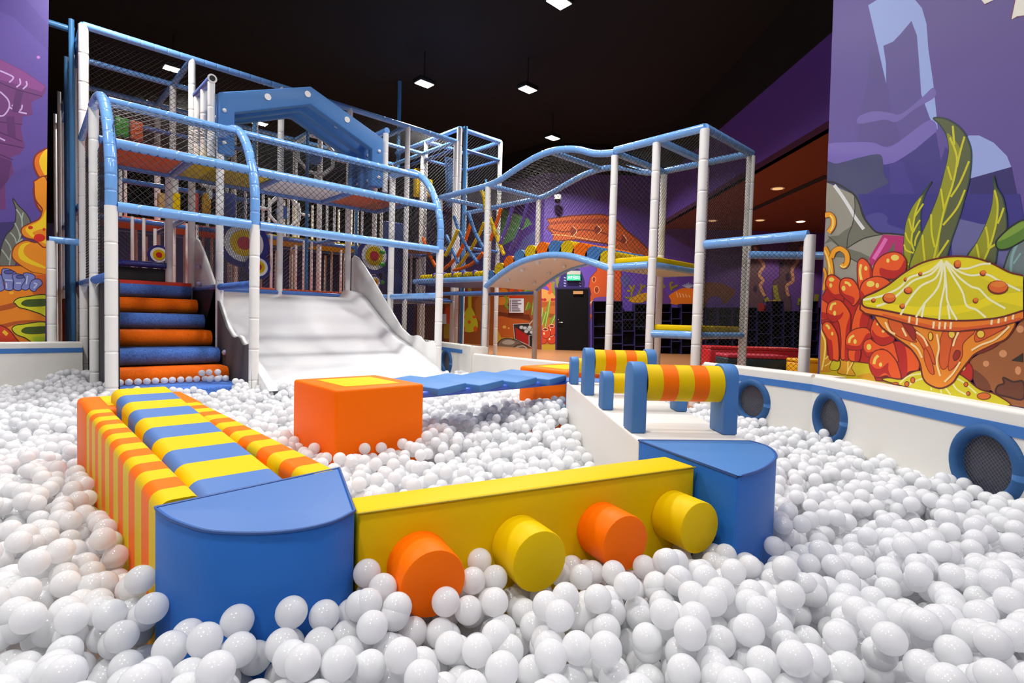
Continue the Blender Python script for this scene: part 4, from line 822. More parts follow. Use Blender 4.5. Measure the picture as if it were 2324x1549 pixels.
rail(br, [(BX0, 7.03, 3.13), (BX1, 7.03, 3.13)], .045); rail(br, [(BX0, 5.6, 3.4), (BX1, 5.6, 3.4)], .045); rail(br, [(BX0, 4.41, 3.14), (BX1, 4.41, 3.14)], .045)
rail(br, [(BX0, 7.03, 1.5), (BX1, 7.03, 1.5)], .045, TUBE_D)
mb = MB(); n = len(arch_s)
for i in range(n-1):
    (y0, z0), (y1, z1) = arch_s[i], arch_s[i+1]
    mb.add([(BX0, y0, z0-.015), (BX1, y0, z0-.015), (BX1, y1, z1-.015), (BX0, y1, z1-.015), (BX0, y0, z0+.03), (BX1, y0, z0+.03), (BX1, y1, z1+.03), (BX0, y1, z1+.03)],
           [(0, 3, 2, 1), (4, 5, 6, 7), (0, 1, 5, 4), (2, 3, 7, 6), (1, 2, 6, 5), (3, 0, 4, 7)])
mb.build('deck_board', mat((236, 236, 236), .5), br)
for x in (6.3, 6.95):
    for k in range(3, n-3, 4):
        y, z = arch_s[k]; mb = MB(); mb.sphere((x, y, z-.03), .042, 10, 6); mb.build('stud', WHITE_P, br)
cyc = [BLUE, YELLOW, ORANGE]
cum = [0]
for i in range(n-1): cum.append(cum[-1]+math.hypot(arch_s[i+1][0]-arch_s[i][0], arch_s[i+1][1]-arch_s[i][1]))
NL = 11
for k in range(NL):
    d = (k+.5)/NL*cum[-1]; i = max(j for j in range(n) if cum[j] <= d); i = min(i, n-2); f_ = (d-cum[i])/(cum[i+1]-cum[i])
    y = arch_s[i][0]*(1-f_)+arch_s[i+1][0]*f_; z = arch_s[i][1]*(1-f_)+arch_s[i+1][1]*f_
    sl_ = math.atan2(arch_s[i+1][1]-arch_s[i][1], arch_s[i+1][0]-arch_s[i][0]); dy_, dz_ = math.cos(sl_), math.sin(sl_)
    if dy_ < 0: dy_, dz_ = -dy_, -dz_
    mb = MB(); mb.extrude([(.145*math.cos(a), .175*math.sin(a)) for a in [math.pi*q/12 for q in range(13)]], (BX0+.03, y-.03*0, z+.03), (0, dy_, dz_), (0, -dz_, dy_), (BX1-BX0-.06, 0, 0)); o = mb.build('foam_log', cyc[k % 3], br)
    for f in o.data.polygons: f.use_smooth = len(f.vertices) == 4
    try: o.data.set_sharp_from_angle(angle=.9)
    except Exception: pass
mb = MB()
for (y0, z0), (y1, z1) in zip(WAVE[:-1], WAVE[1:]):
    L = math.hypot(y1-y0, z1-z0); net(mb, (BX0, y0, z0), X_, (0, (y1-y0)/L, (z1-z0)/L), BX1-BX0, L, .055)
mb.build('net_panel', NET, br)

# ---- rope bridge section between the climbing frame and the curved bridge
rb = thing('rope_bridge', (6.0, 8.4, OUT_Z), 'flat rope bridge bay crossed by yellow, orange and blue sleeved ropes', 'play bridge')
for x in (BX0, BX1):
    rail(rb, [(x, 7.1, 1.54), (x, 9.25, 1.56)], .05); post(rb, x, 8.41, OUT_Z, 3.1, .042)
rail(rb, [(BX0, 8.41, 3.12), (BX1, 8.41, 3.12)], .045); rail(rb, [(BX1, 8.41, 3.12), (BX1, 9.3, 3.12)], .045); rail(rb, [(BX0, 7.1, 1.3), (BX0, 9.2, 1.3)], .035, TUBE_D)
rail(rb, [(BX1, 7.1, 1.36), (BX1, 9.2, 1.36)], .035, TUBE_D)
netobj(rb, (BX0, 7.05, 1.55), Y_, Z_, 1.36, 1.55, .05); netobj(rb, (BX1, 7.05, 1.55), Y_, Z_, 1.36, 1.55, .05)
mb = MB(); mb.box((BX0+.06, 7.1, 1.5), (BX1-.06, 9.2, 1.54)); mb.build('deck_panel', mat((50, 70, 150), .5), rb)
mb = MB()
for k in range(13): mb.tube([(BX0+.1, 7.15+k*.155, 1.64), (BX0+.1, 7.27+k*.155, 1.64)], .055, 8)
mb.build('rope_sleeve', YELLOW, rb)
mb = MB()
for k in range(6): mb.sphere((BX0+.1, 7.13+k*.31, 1.66), .06, 8, 6)
mb.build('rope_knot', mat((90, 70, 170), .5), rb)
RPS = [(YELLOW, [(440, 670), (360, 850), (280, 1000)]), (ORANGE, [(600, 590), (540, 780), (420, 1020), (260, 1165)]), (BLUE, [(390, 500), (480, 760), (600, 960), (690, 1090)]), (BLUE, [(570, 460), (660, 720), (770, 920)]),
       (YELLOW, [(770, 580), (680, 780), (560, 980), (420, 1160)]), (ORANGE, [(755, 960), (600, 1110), (380, 1185)]), (YELLOW, [(840, 520), (920, 740), (1015, 985)]), (ORANGE, [(980, 400), (920, 600), (845, 810)]),
       (BLUE, [(290, 740), (370, 920), (440, 1090)]), (ORANGE, [(0, 770), (60, 950), (160, 1130)]), (mat((96, 76, 180), .5), [(1130, 370), (1050, 650), (965, 850)]), (mat((96, 76, 180), .5), [(1320, 330), (1230, 650), (1090, 940)]),
       (YELLOW, [(720, 160), (770, 280), (790, 460)])]
for i, (m, q) in enumerate(RPS):
    xx = 6.35+.5*((i*37) % 10)/10; P = [at_x(x/5.532+960, y/5.532+400, xx) for x, y in q]; mb = MB()
    P = [np.array(p) for p in arc_smooth([tuple(p) for p in P], 4, False)]
    mb.tube(P, .018, 6, caps=True)
    for a, b in zip(P[::2][:-1], P[::2][1:]): mb.tube([a+(b-a)*.03, a+(b-a)*.95], .035, 8)
    mb.build('sleeved_rope', m, rb)

# ---- corner lookout tower in front of the bridge
lt = thing('lookout_tower', (6.0, 3.13, OUT_Z), 'tall narrow white-post lookout tower with black net sides and small yellow decks', 'play frame')
for x, y, z1, r in ((6.0, 3.77, 3.13, .052), (6.0, 3.13, 3.15, .056), (7.3, 3.13, 3.13, .055), (7.3, 3.77, 3.1, .05)): post(lt, x, y, OUT_Z, z1, r)
for a, b in (((6.0, 4.41), (6.0, 3.13)), ((6.0, 3.13), (7.3, 3.13)), ((7.3, 3.13), (7.3, 4.41)), ((6.0, 3.77), (7.3, 3.77))): rail(lt, [(*a, 3.17), (*b, 3.17)], .05)
rail(lt, [(6.0, 4.36, 1.6), (6.0, 3.82, 1.6)], .048); rail(lt, [(6.05, 3.77, 1.6), (7.25, 3.77, 1.6)], .045); rail(lt, [(7.3, 4.4, 1.6), (7.3, 3.8, 1.6)], .045, TUBE_D)
mb = MB(); mb.box((6.02, 3.8, 1.64), (7.28, 4.38, 1.72)); mb.build('deck_panel', YELLOW, lt, bevel=.02)
mb = MB(); mb.box((6.05, 3.8, 1.56), (7.25, 4.36, 1.63)); mb.build('deck_underside', mat((200, 196, 190), .5), lt)
rail(lt, [(6.0, 3.72, .72), (6.0, 3.18, .72)], .05); rail(lt, [(6.05, 3.13, .72), (7.25, 3.13, .72)], .045)
mb = MB(); mb.box((6.03, 3.17, .76), (7.27, 3.73, .84)); mb.build('deck_panel', YELLOW, lt, bevel=.02)
netobj(lt, (6.05, 3.1, .76), X_, Z_, 1.22, 2.38, .03, .002); netobj(lt, (7.33, 3.16, .76), Y_, Z_, .6, 2.38, .032, .002); netobj(lt, (6.05, 3.8, 1.75), X_, Z_, 1.22, 1.38, .035, .002)
netobj(lt, (6.03, 3.8, .76), Y_, Z_, .58, 2.38, .05); netobj(lt, (6.0, 3.16, 3.2), X_, Y_, 1.3, 1.24, .04)
post(lt, 6.0, 1.93, OUT_Z, 1.8, .056); rail(lt, [(6.03, 3.1, 1.8), (6.0, 1.95, 1.8)], .055)
netobj(lt, (6.04, 1.96, .35), Y_, Z_, 1.14, 1.42, .035, .002)
a, b = at_z(1702, 578, 1.75), at_z(1875, 580, 1.75); rail(lt, [a, b], .05)
# ------------------------------------------------------------------ slide and stairs
st = thing('foam_roll_stairs', (1.4, 7.3, PIT_Z), 'staircase of alternating orange and blue felt-covered foam rolls', 'stairs')
def roundprof(d, h, r):
    pts = []
    for cx, cy, a0 in ((r, r, math.pi), (d-.03, .03, 1.5*math.pi), (d-.03, h-.03, 0), (r, h-r, .5*math.pi)):
        rr = r if cx == r else .03
        for k in range(6): a = a0+math.pi/2*k/5; pts.append((cx+rr*math.cos(a), cy+rr*math.sin(a)))
    return pts
for k in range(6):
    z0 = -.04+.212*k; y0 = 7.28+.375*k
    mb = MB(); mb.extrude(roundprof(.6, .205, .095), (.85, y0, z0), Y_, Z_, (1.18, 0, 0), smooth=False); o = mb.build('foam_roll', (FELT_O, FELT_B)[k % 2], st, bevel=.012, seg=2)
    for f in o.data.polygons: f.use_smooth = True
    try: o.data.set_sharp_from_angle(angle=.8)
    except Exception: pass
mb = MB(); mb.box((.85, 9.2, 1.2), (2.03, 9.3, 1.26)); mb.build('top_edge_strip', mat((220, 60, 34), .5), st)
mb = MB(); mb.box((.85, 6.72, PIT_Z), (2.03, 7.4, .0)); mb.build('bottom_step', FELT_B, st, bevel=.03)
sl = thing('wide_slide', (3.4, 8.0, PIT_Z), 'wide white slide with wavy-edged white side boards running down into the balls', 'slide')
SP_ = [(9.3, 1.17), (9.1, 1.165), (8.9, 1.13), (8.7, 1.04), (8.3, .79), (7.9, .55), (7.6, .40), (7.4, .33), (7.1, .24), (6.8, .13), (6.5, 0), (6.2, -.15)]
sps = arc_smooth(SP_, 4, False); mb = MB()
for (y0, z0), (y1, z1) in zip(sps[:-1], sps[1:]):
    for xa, xb, ha, hb in ((2.14, 2.24, .12, .12), (2.24, 2.30, .12, 0), (2.30, 4.42, 0, 0), (4.42, 4.50, 0, .13), (4.50, 4.64, .13, .13)):
        mb.add([(xa, y0, z0+ha), (xb, y0, z0+hb), (xb, y1, z1+hb), (xa, y1, z1+ha)], [(0, 3, 2, 1)], 0, True)
    mb.add([(2.14, y0, z0-.1), (4.64, y0, z0-.1), (4.64, y1, z1-.1), (2.14, y1, z1-.1)], [(0, 1, 2, 3)])
    for x, hh in ((2.14, .12), (4.64, .13)): mb.add([(x, y0, z0-.1), (x, y1, z1-.1), (x, y1, z1+hh), (x, y0, z0+hh)], [(0, 1, 2, 3)])
o = mb.build('slide_bed', GLOSS_W, sl)
bm = bmesh.new(); bm.from_mesh(o.data); bmesh.ops.remove_doubles(bm, verts=bm.verts, dist=1e-4); bmesh.ops.recalc_face_normals(bm, faces=bm.faces); bm.to_mesh(o.data); bm.free()
BPF = [(9.3, 1.0), (9.3, 1.9), (9.22, 1.95), (9.05, 1.9), (8.8, 1.72), (8.55, 1.52), (8.13, 1.16), (7.8, .88), (7.55, .67), (7.4, .6), (7.3, .555), (7.2, .55), (7.1, .565), (7.0, .55), (6.93, .5), (6.88, .475), (6.78, .48), (6.68, .5), (6.6, .46), (6.56, .38), (6.55, -.2), (9.3, -.2)]
for x, nm in ((2.09, 'left'), (4.66, 'right')):
    mb = MB(); mb.extrude([(y, z) for y, z in BPF], (x, 0, 0), Y_, Z_, (.03, 0, 0)); mb.build('side_board', WHITE_P, sl, bevel=.004, seg=1)
mb = MB(); mb.extrude([(y, z-.02) for y, z in BPF if y < 8.2 or z < 0]+[], (2.066, 0, 0), Y_, Z_, (.018, 0, 0)); mb.build('outer_panel', GREY_SHADE, sl)  # grey sheet over the white board: its less lit outer face as colour
mb = MB(); mb.box((2.066, 8.0, PIT_Z), (2.084, 9.3, 1.15)); mb.build('outer_panel', DARK, sl)
for y, z in ((8.95, 1.5), (8.9, 1.25), (7.6, .32), (4.7, 0))[:3]:
    mb = MB(); mb.sphere((2.06, y, z), .035, 10, 8); mb.build('bolt_cap', mat((180, 176, 210), .2), sl)

# ------------------------------------------------------------------ pit barrier
def barrier(name_label, a, b, h, th, holes=(), stripe=(.0, 1.0), z_st=.085, inner_n=None, part_of=None, sw=.06, grp=None):
    a = np.array(a, float); b = np.array(b, float); L = np.linalg.norm(b-a); d = (b-a)/L; n = np.array([-d[1], d[0]])  # n points into the pit
    if np.dot(n, inner_n) < 0: n = -n
    t = thing('padded_barrier', ((a[0]+b[0])/2, (a[1]+b[1])/2, PIT_Z), name_label, 'padded wall', grp)
    u = np.array([d[0], d[1], 0]); mb = MB(); H = h-PIT_Z
    nn = np.array([n[0], n[1], 0]); o = np.array([a[0], a[1], PIT_Z])
    # front face with round openings, made as a fan of quads around every opening
    def P(s, z, q): return o+u*s+np.array([0, 0, z-PIT_Z])+nn*q
    xs = [0]+[v for c, zc, r in holes for v in (c-r*1.35, c+r*1.35)]+[L]
    for q, flip in ((0, False), (-th, True)):
        for i in range(0, len(xs)-1):
            x0, x1 = xs[i], xs[i+1]
            if x1-x0 < 1e-4: continue
            if i % 2 == 0: mb.add([P(x0, PIT_Z, q), P(x1, PIT_Z, q), P(x1, h, q), P(x0, h, q)], [(0, 1, 2, 3)])
            else:
                c, zc, r = holes[i//2]; N = 32; out, inn = [], []
                for k in range(N):
                    an = 2*math.pi*k/N; ca_, sa_ = math.cos(an), math.sin(an); inn.append(P(c+r*ca_, zc+r*sa_, q))
                    mx = (x1-x0)/2; mz = (h-zc) if sa_ > 0 else (zc-PIT_Z); sc_ = min(mx/abs(ca_) if abs(ca_) > 1e-6 else 9e9, mz/abs(sa_) if abs(sa_) > 1e-6 else 9e9)
                    out.append(P(c+sc_*ca_, zc+sc_*sa_, q))
                mb.add(out+inn, [(k, (k+1) % N, N+(k+1) % N, N+k) for k in range(N)])
                for cx_, cz_ in ((x0, PIT_Z), (x1, PIT_Z), (x1, h), (x0, h)):
                    cr = P(cx_, cz_, q); ks = sorted(range(N), key=lambda k: np.linalg.norm(out[k]-cr))[:2]; mb.add([cr, out[ks[0]], out[ks[1]]], [(0, 1, 2)])
                if q == 0:
                    i2 = [p-nn*th for p in inn]; mb.add(inn+i2, [(k, (k+1) % N, N+(k+1) % N, N+k) for k in range(N)])
    mb.add([P(0, h, 0), P(L, h, 0), P(L, h, -th), P(0, h, -th)], [(0, 1, 2, 3)])
    for s in (0, L): mb.add([P(s, PIT_Z, 0), P(s, h, 0), P(s, h, -th), P(s, PIT_Z, -th)], [(0, 1, 2, 3)])
    mb.build('padding', WHITE_V, t)
    if stripe:
        mb = MB(); s0, s1 = stripe[0]*L, stripe[1]*L; z1 = h-z_st+.03; z0 = z1-sw
        vs = [P(s, z, q) for q in (.001, .006) for s, z in ((s0, z0), (s1, z0), (s1, z1), (s0, z1))]
        mb.add(vs, [(0, 1, 2, 3), (4, 5, 6, 7), (0, 1, 5, 4), (2, 3, 7, 6), (1, 2, 6, 5), (3, 0, 4, 7)]); mb.build('blue_stripe', STRIPE_B, t)
    mb = MB(); mb.tube([P(.02, h-.0, -.03), P(L-.02, h-.0, -.03)], .03, 10); 
    mb.build('rounded_edge', WHITE_V, t)
    for c, zc, r in holes:
        mb = MB(); prof = [(-.03, -.03), (-.026, .014), (-.012, .03), (.012, .03), (.03, .018), (.04, -.004)]
        for k in range(40):
            aa, ab = 2*math.pi*k/40, 2*math.pi*(k+1)/40
            A1 = [P(c+(r+.008+p[0])*math.cos(aa), zc+(r+.008+p[0])*math.sin(aa), p[1]) for p in prof]; B1 = [P(c+(r+.008+p[0])*math.cos(ab), zc+(r+.008+p[0])*math.sin(ab), p[1]) for p in prof]
            mb.add(A1+B1, [(i, i+1, 7+i, 6+i) for i in range(5)], 0, True); mb.build('porthole_ring', BLUE, t)
        mb = MB(); N = 32; cc = [P(c+r*math.cos(2*math.pi*k/N), zc+r*math.sin(2*math.pi*k/N), -.022) for k in range(N)]
        c2 = [p-nn*.004 for p in cc]; mb.add(cc+c2, [tuple(range(N)), tuple(range(N, 2*N))[::-1]]+[(k, (k+1) % N, N+(k+1) % N, N+k) for k in range(N)]); mb.build('porthole_window', GLASSY, t)
        mb = MB(); q_ = -r+.012
        while q_ < r:
            hl = math.sqrt(max(r*r-q_*q_, 0))
            for sg_ in (1, -1):
                pa = [((q_*.7071-sg_*tt*.7071), (q_*.7071+sg_*tt*.7071)) if sg_ > 0 else ((q_*.7071+tt*.7071), (-q_*.7071+tt*.7071)) for tt in (-hl, hl)]
                strand(mb, P(c+pa[0][0], zc+pa[0][1], -.015), P(c+pa[1][0], zc+pa[1][1], -.015), .001)
            q_ += .017
        mb.build('porthole_net', NET_W, t)
    return t
GLASSY = bpy.data.materials.new('tinted_window'); GLASSY.use_nodes = True
_nt = GLASSY.node_tree; _b = _nt.nodes['Principled BSDF']; _b.inputs['Base Color'].default_value = (.22, .24, .34, 1); _b.inputs['Roughness'].default_value = .08; _b.inputs['Transmission Weight'].default_value = .75; _b.inputs['IOR'].default_value = 1.3
def frac(px, py, a, b, z):
    p = None; a = np.array(a); b = np.array(b); d = (b-a)/np.linalg.norm(b-a); q = on_plane(px, py, (a[0], a[1], 0), (-d[1], d[0], 0)); return float(np.dot(q[:2]-a, d)), float(q[2])
s2a, s2b = (4.93, 1.51), (2.55, -1.205)
s1a, s1b = (5.36, 2.72), (4.93, 1.51)
h2 = [frac(1884, 935, s2a, s2b, 0), frac(2238, 1045, s2a, s2b, 0)]; h1 = [frac(1706, 893, s1a, s1b, 0)]
barrier('long white padded barrier with two blue-rimmed portholes under the coral mural', s2a, s2b, .43, .42, [(h2[0][0], .14, .17), (h2[1][0], .13, .18)], inner_n=(-1, 1))
barrier('white padded barrier with one blue-rimmed porthole behind the foam hurdles', s1a, s1b, .43, .42, [(h1[0][0], .14, .17)], inner_n=(-1, 0))
barrier('low plain white padded wall behind the far orange cube', (5.08, 6.22), (5.2, 3.0), .3, .16, (), stripe=None, inner_n=(-1, 0))
s3a, s3b = (5.62, 8.9), (5.06, 6.24); h3 = frac(1014, 808, s3a, s3b, 0)
barrier('white padded wall with a blue-rimmed opening right of the slide', s3a, s3b, .42, .3, [(h3[0], .13, .17)], stripe=(.0, .9), inner_n=(-1, 0))
barrier('white padded barrier with a blue stripe below the left mural', (.74, 9.15), (-5.9, 9.15), .37, .3, (), inner_n=(0, -1))

# ------------------------------------------------------------------ obstacle course
ZT = .32
Y0r, Y1r = 1.72, 3.5
ramp = thing('striped_ramp', (.56, 2.6, PIT_Z), 'long striped foam walkway, yellow and orange side rails around a yellow and blue bed', 'foam walkway')
def striped(name, x0, x1, za, zb, n, cols, rnd=.03, parent=ramp, y0=Y0r, y1=Y1r, both=True):
    mb = MB(); k = 6
    prof = [(x0, PIT_Z)]
    prof += [(x0+rnd-rnd*math.cos(a), -rnd+rnd*math.sin(a)) for a in [math.pi/2*i/k for i in range(k+1)]]
    prof += [(x1-rnd*.5+rnd*.5*math.sin(a), -rnd*.5+rnd*.5*math.cos(a)) for a in [math.pi/2*i/k for i in range(k+1)]]
    prof += [(x1, PIT_Z)]
    for s in range(n):
        ya = y1+(y0-y1)*s/n; yb = y1+(y0-y1)*(s+1)/n; ta = za+(zb-za)*s/n; tb = za+(zb-za)*(s+1)/n
        A = [(x, ya, (ta+z) if z != PIT_Z else z) for x, z in prof]; B = [(x, yb, (tb+z) if z != PIT_Z else z) for x, z in prof]; N = len(prof)
        mb.add(A+B, [(i, i+1, N+i+1, N+i) for i in range(N-1)], s % 2, True)
        if s == 0: mb.add(A, [tuple(range(N))], 0)
        if s == n-1: mb.add(B, [tuple(range(N))[::-1]], s % 2)
    o = mb.build(name, cols, parent); 
    try: o.data.set_sharp_from_angle(angle=1.0)
    except Exception: pass
    return o
striped('side_rail', .298, .402, ZT, ZT, 15, [YELLOW, ORANGE], .035); striped('side_rail', .71, .822, ZT, ZT, 15, [YELLOW, ORANGE], .035)
striped('walkway_bed', .425, .70, .395, .265, 11, [YELLOW, BLUE_LIT], .045, y0=Y0r-.12, y1=3.72)
pl_ = thing('orange_end_block', (.56, 3.78, PIT_Z), 'orange foam block with a yellow top patch at the far end of the striped walkway', 'foam block')
mb = MB(); mb.box((.298, 3.5, PIT_Z), (.842, 4.05, ZT)); mb.build('foam_body', ORANGE, pl_, bevel=.03, seg=3)
mb = MB(); mb.box((.4, 3.6, ZT-.002), (.74, 4.0, ZT+.003)); mb.build('top_patch', YELLOW, pl_)

A_, B_, Cc = (.835, 1.735), (.684, 1.325), (.285, 1.68)
def wedge(lab, pts, z, m, mtop):
    cx = sum(p[0] for p in pts)/len(pts); cy = sum(p[1] for p in pts)/len(pts)
    t = thing('foam_wedge', (cx, cy, PIT_Z), lab, 'foam block'); mb = MB(); mb.prism(pts, PIT_Z, z, 0, 1); mb.build('foam_body', [m, mtop], t, bevel=.008, seg=2)  # top face gets a lighter blue: overhead light painted into the colour
    P = [V3((x, y, z-.001)) for x, y in pts]; P.append(P[0]); mb = MB(); mb.tube(P, .0045, 6, caps=False); mb.build('seam_piping', mat((44, 84, 150), .5), t)
    return t
ARC1 = [Cc, (.293, 1.60), (.308, 1.53), (.345, 1.43), (.40, 1.365), (.46, 1.318), (.53, 1.29), (.61, 1.29), B_]
arc1 = [ARC1[0]]+arc_smooth(ARC1, 3, False)[1:]
wedge('large blue foam sector wedge in the foreground at the near end of the striped walkway', [A_]+arc1, ZT, BLUE_W, BLUE_LIT)
# second wedge
W2 = [(2.081, 1.344), (2.494, 1.017)]+[(2.487, .985), (2.455, .925), (2.39, .87), (2.30, .825), (2.20, .80), (2.09, .785), (1.98, .783), (1.866, .797)]
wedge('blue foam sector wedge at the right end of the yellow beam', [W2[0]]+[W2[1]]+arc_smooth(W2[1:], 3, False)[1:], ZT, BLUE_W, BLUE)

# yellow beam with pegs
P0 = np.array([.700, 1.345]); D = np.array([.96, -.2797]); NN = np.array([-.2797, -.96]); BL = 1.279
yb = thing('yellow_peg_beam', (1.31, 1.2, PIT_Z), 'long yellow foam beam with two orange and two yellow cylindrical pegs on its side', 'foam beam')
q0, q1 = P0, P0+D*BL; mb = MB(); mb.prism([tuple(q0), tuple(q1), tuple(q1-NN*.165), tuple(q0-NN*.135)], PIT_Z, .305); mb.build('beam_body', YELLOW, yb, bevel=.012, seg=3)
mb = MB(); e = V3((0, 0, .303)); a, b = V3((*(q0+NN*.0005), .301)), V3((*(q1+NN*.0005), .301)); mb.tube([a, b], .003, 6); mb.build('seam_line', mat((170, 150, 0), .5), yb)
for s, m in ((.177, ORANGE), (.507, YELLOW), (.828, ORANGE), (1.158, YELLOW)):
    c = P0+D*s; mb = MB(); a = np.array([c[0], c[1], .135]); nv = np.array([NN[0], NN[1], 0]); R_ = .092
    mb.tube([a, a+nv*.148], R_, 28, caps=True); o = mb.build('peg', m, yb)
    bm = bmesh.new(); bm.from_mesh(o.data); bmesh.ops.remove_doubles(bm, verts=bm.verts, dist=1e-5)
    es = [ed for ed in bm.edges if len(ed.link_faces) == 2 and ed.calc_face_angle(0) > 1]; bmesh.ops.bevel(bm, geom=es, offset=.006, segments=2, profile=.5, affect='EDGES'); bm.to_mesh(o.data); bm.free()
    try: o.data.set_sharp_from_angle(angle=.7)
    except Exception: pass

# orange cubes
def cube_block(lab, x0, y0, x1, y1, z, b, patch):
    t = thing('orange_foam_cube', ((x0+x1)/2, (y0+y1)/2, PIT_Z), lab, 'foam block'); mb = MB(); mb.box((x0, y0, PIT_Z), (x1, y1, z)); mb.build('foam_body', ORANGE, t, bevel=b, seg=3)
    mb = MB(); mb.box((x0+patch, y0+patch, z-.002), (x1-patch, y1-patch, z+.002)); mb.build('top_patch', YELLOW, t); return t
c1 = cube_block('large orange foam cube with a yellow top patch in the middle of the pit', 1.475, 3.125, 2.125, 3.80, .385, .02, .12)
c2 = cube_block('far orange foam cube with a yellow top patch behind the plank bridge', 3.95, 3.38, 4.68, 4.05, .365, .03, .13)
mb = MB(); mb.box((3.935, 3.36, .29), (4.695, 4.07, .30)); mb.build('lid_seam', mat((190, 66, 10), .5), c2)
pb = thing('plank_bridge', (3.0, 3.55, .27), 'narrow bridge of four loose blue foam planks on two blue rails between the orange cubes', 'foam bridge')
for y in (3.32, 3.84): mb = MB(); mb.tube([(2.11, y, .275), (3.96, y, .275)], .025, 10); mb.build('rail', mat((70, 100, 200), .4), pb)
for k in range(4):
    x = 2.42+.4*k; tl = math.radians(-3.2); mb = MB(); w2 = .162; y0, y1 = 3.235, 3.915; yw = math.radians(9)
    ca_, sa_ = math.cos(tl), math.sin(tl)
    vs = [(x+dx*ca_*math.cos(yw)-(y-3.575)*math.sin(yw)*.8, 3.575+(y-3.575)*math.cos(yw)+dx*math.sin(yw)*1.4, .337-dx*sa_+dz) for dz in (-.055, 0) for dx, y in ((-w2, y0), (w2, y0), (w2, y1), (-w2, y1))]
    mb.add(vs, [(3, 2, 1, 0), (4, 5, 6, 7), (0, 1, 5, 4), (1, 2, 6, 5), (2, 3, 7, 6), (3, 0, 4, 7)]); mb.build('plank', BLUE, pb, bevel=.008)
mb = MB(); mb.disc_stack((3.948, 3.32, .275), (0, 1, 0), (0, 0, 1), [(.04, .004, 0)], 16); mb.build('rail_hole', DARK, c2)

# white beam and hurdles
wd_ = np.array([.656, .7546]); wn = np.array([.7546, -.656]); wa = np.array([2.081, 1.344]); WL = 2.27; WW = .53
wb = thing('white_beam', (3.0, 2.2, PIT_Z), 'long white foam beam carrying the row of four foam hurdles', 'foam beam')
mb = MB(); mb.prism([tuple(wa), tuple(wa+wd_*WL), tuple(wa+wd_*WL+wn*WW), tuple(wa+wn*WW)], PIT_Z, ZT-.001); mb.build('foam_body', WHITE_V, wb, bevel=.012, seg=2)
pe_ = wa+wd_*(WL+.01)
wedge('small blue foam wedge between the white beam and the far orange cube', [tuple(pe_), tuple(pe_+wd_*.35+wn*.05), tuple(pe_+wd_*.3+wn*.4), tuple(pe_+wn*WW)], ZT, BLUE, BLUE_LIT)
def hurdle(kind):
    # local frame: x across the beam, y along it, z up from the beam top
    hgt, R_, uw, ut = (.34, .09, .072, .165) if kind == 'tall' else (.23, .062, .066, .135)
    cols = [YELLOW, ORANGE] if kind == 'tall' else [YELLOW, BLUE]
    t = thing('foam_hurdle', (0, 0, 0)); 
    for x0 in (.005, WW-uw-.005):
        mb = MB(); k = 7; r = ut*.42; prof = [(0, 0), (ut, 0)]+[(ut-r+r*math.cos(a), hgt-r+r*math.sin(a)) for a in [math.pi/2*i/k for i in range(k+1)]]+[(r-r*math.sin(a), hgt-r+r*math.cos(a)) for a in [math.pi/2*i/k for i in range(k+1)]]
        mb.extrude(prof, (x0, -ut/2, 0), Y_, Z_, (uw, 0, 0)); mb.build('upright', BLUE, t, bevel=.008, seg=2)
    n = 5 if kind == 'tall' else 5; mb = MB(); xa, xb = .005+uw, WW-uw-.005; zc = hgt-R_-.012
    for s in range(n):
        a = xa+(xb-xa)*s/n; b = xa+(xb-xa)*(s+1)/n; o0 = len(mb.f); mb.tube([(a, 0, zc), (b, 0, zc)], R_, 28, mi=s % 2, caps=False)
    mb.build('roller', cols, t); return t
rz = math.atan2(wn[1], wn[0])
tall, short = hurdle('tall'), hurdle('short'); used = set()
HL_ = [('tall', .225, 'nearest tall hurdle with a yellow and orange striped roller on the white beam'), ('short', .865, 'low hurdle with a yellow and blue striped roller, second along the white beam'),
       ('tall', 1.50, 'farther tall hurdle with a yellow and orange striped roller, third along the white beam'), ('short', 2.13, 'low hurdle at the far end of the white beam beside the orange cube')]
for kind, s, lab in HL_:
    src = tall if kind == 'tall' else short
    o = src if kind not in used else copy_tree(src); used.add(kind)
    p = wa+wd_*s; o.location = (p[0], p[1], ZT); o.rotation_euler = (0, 0, rz); tag(o, lab, 'foam hurdle', 'hurdles along the white beam')

# ------------------------------------------------------------------ the balls
BR = .037
rs = np.random.RandomState(4)
OBS = [np.array(q, float) for q in (
    [A_]+[tuple(p) for p in ARC1], [(.295, 1.7), (.295, 4.06), (.845, 4.06), (.845, 1.7)], [tuple(q0), tuple(q1), tuple(q1-NN*.17), tuple(q0-NN*.14)], W2,
    [(1.475, 3.125), (2.125, 3.125), (2.125, 3.8), (1.475, 3.8)], [(3.94, 3.37), (4.69, 3.37), (4.69, 4.06), (3.94, 4.06)],
    [tuple(wa), tuple(wa+wd_*WL), tuple(wa+wd_*WL+wn*WW), tuple(wa+wn*WW)], [tuple(pe_), tuple(pe_+wd_*.35+wn*.05), tuple(pe_+wd_*.3+wn*.4), tuple(pe_+wn*WW)],
    [(.79, 7.25), (2.1, 7.25), (2.1, 9.4), (.79, 9.4)], [(2.06, 6.55), (2.13, 6.55), (2.13, 9.4), (2.06, 9.4)], [(4.65, 6.55), (4.7, 6.55), (4.7, 9.4), (4.65, 9.4)], [(2.1, 6.72), (4.65, 6.72), (4.65, 9.4), (2.1, 9.4)])]
OBS = [q if sum(q[i][0]*q[(i+1) % len(q)][1]-q[(i+1) % len(q)][0]*q[i][1] for i in range(len(q))) > 0 else q[::-1] for q in OBS]
PITB = np.array([(-5.8, -1.6), (2.2, -1.6), s2b, s2a, s1a, (5.2, 3.0), (5.08, 6.24), (5.62, 8.9), (5.62, 9.3), (2.6, 9.3), (.74, 9.15), (-5.8, 9.15)], float)
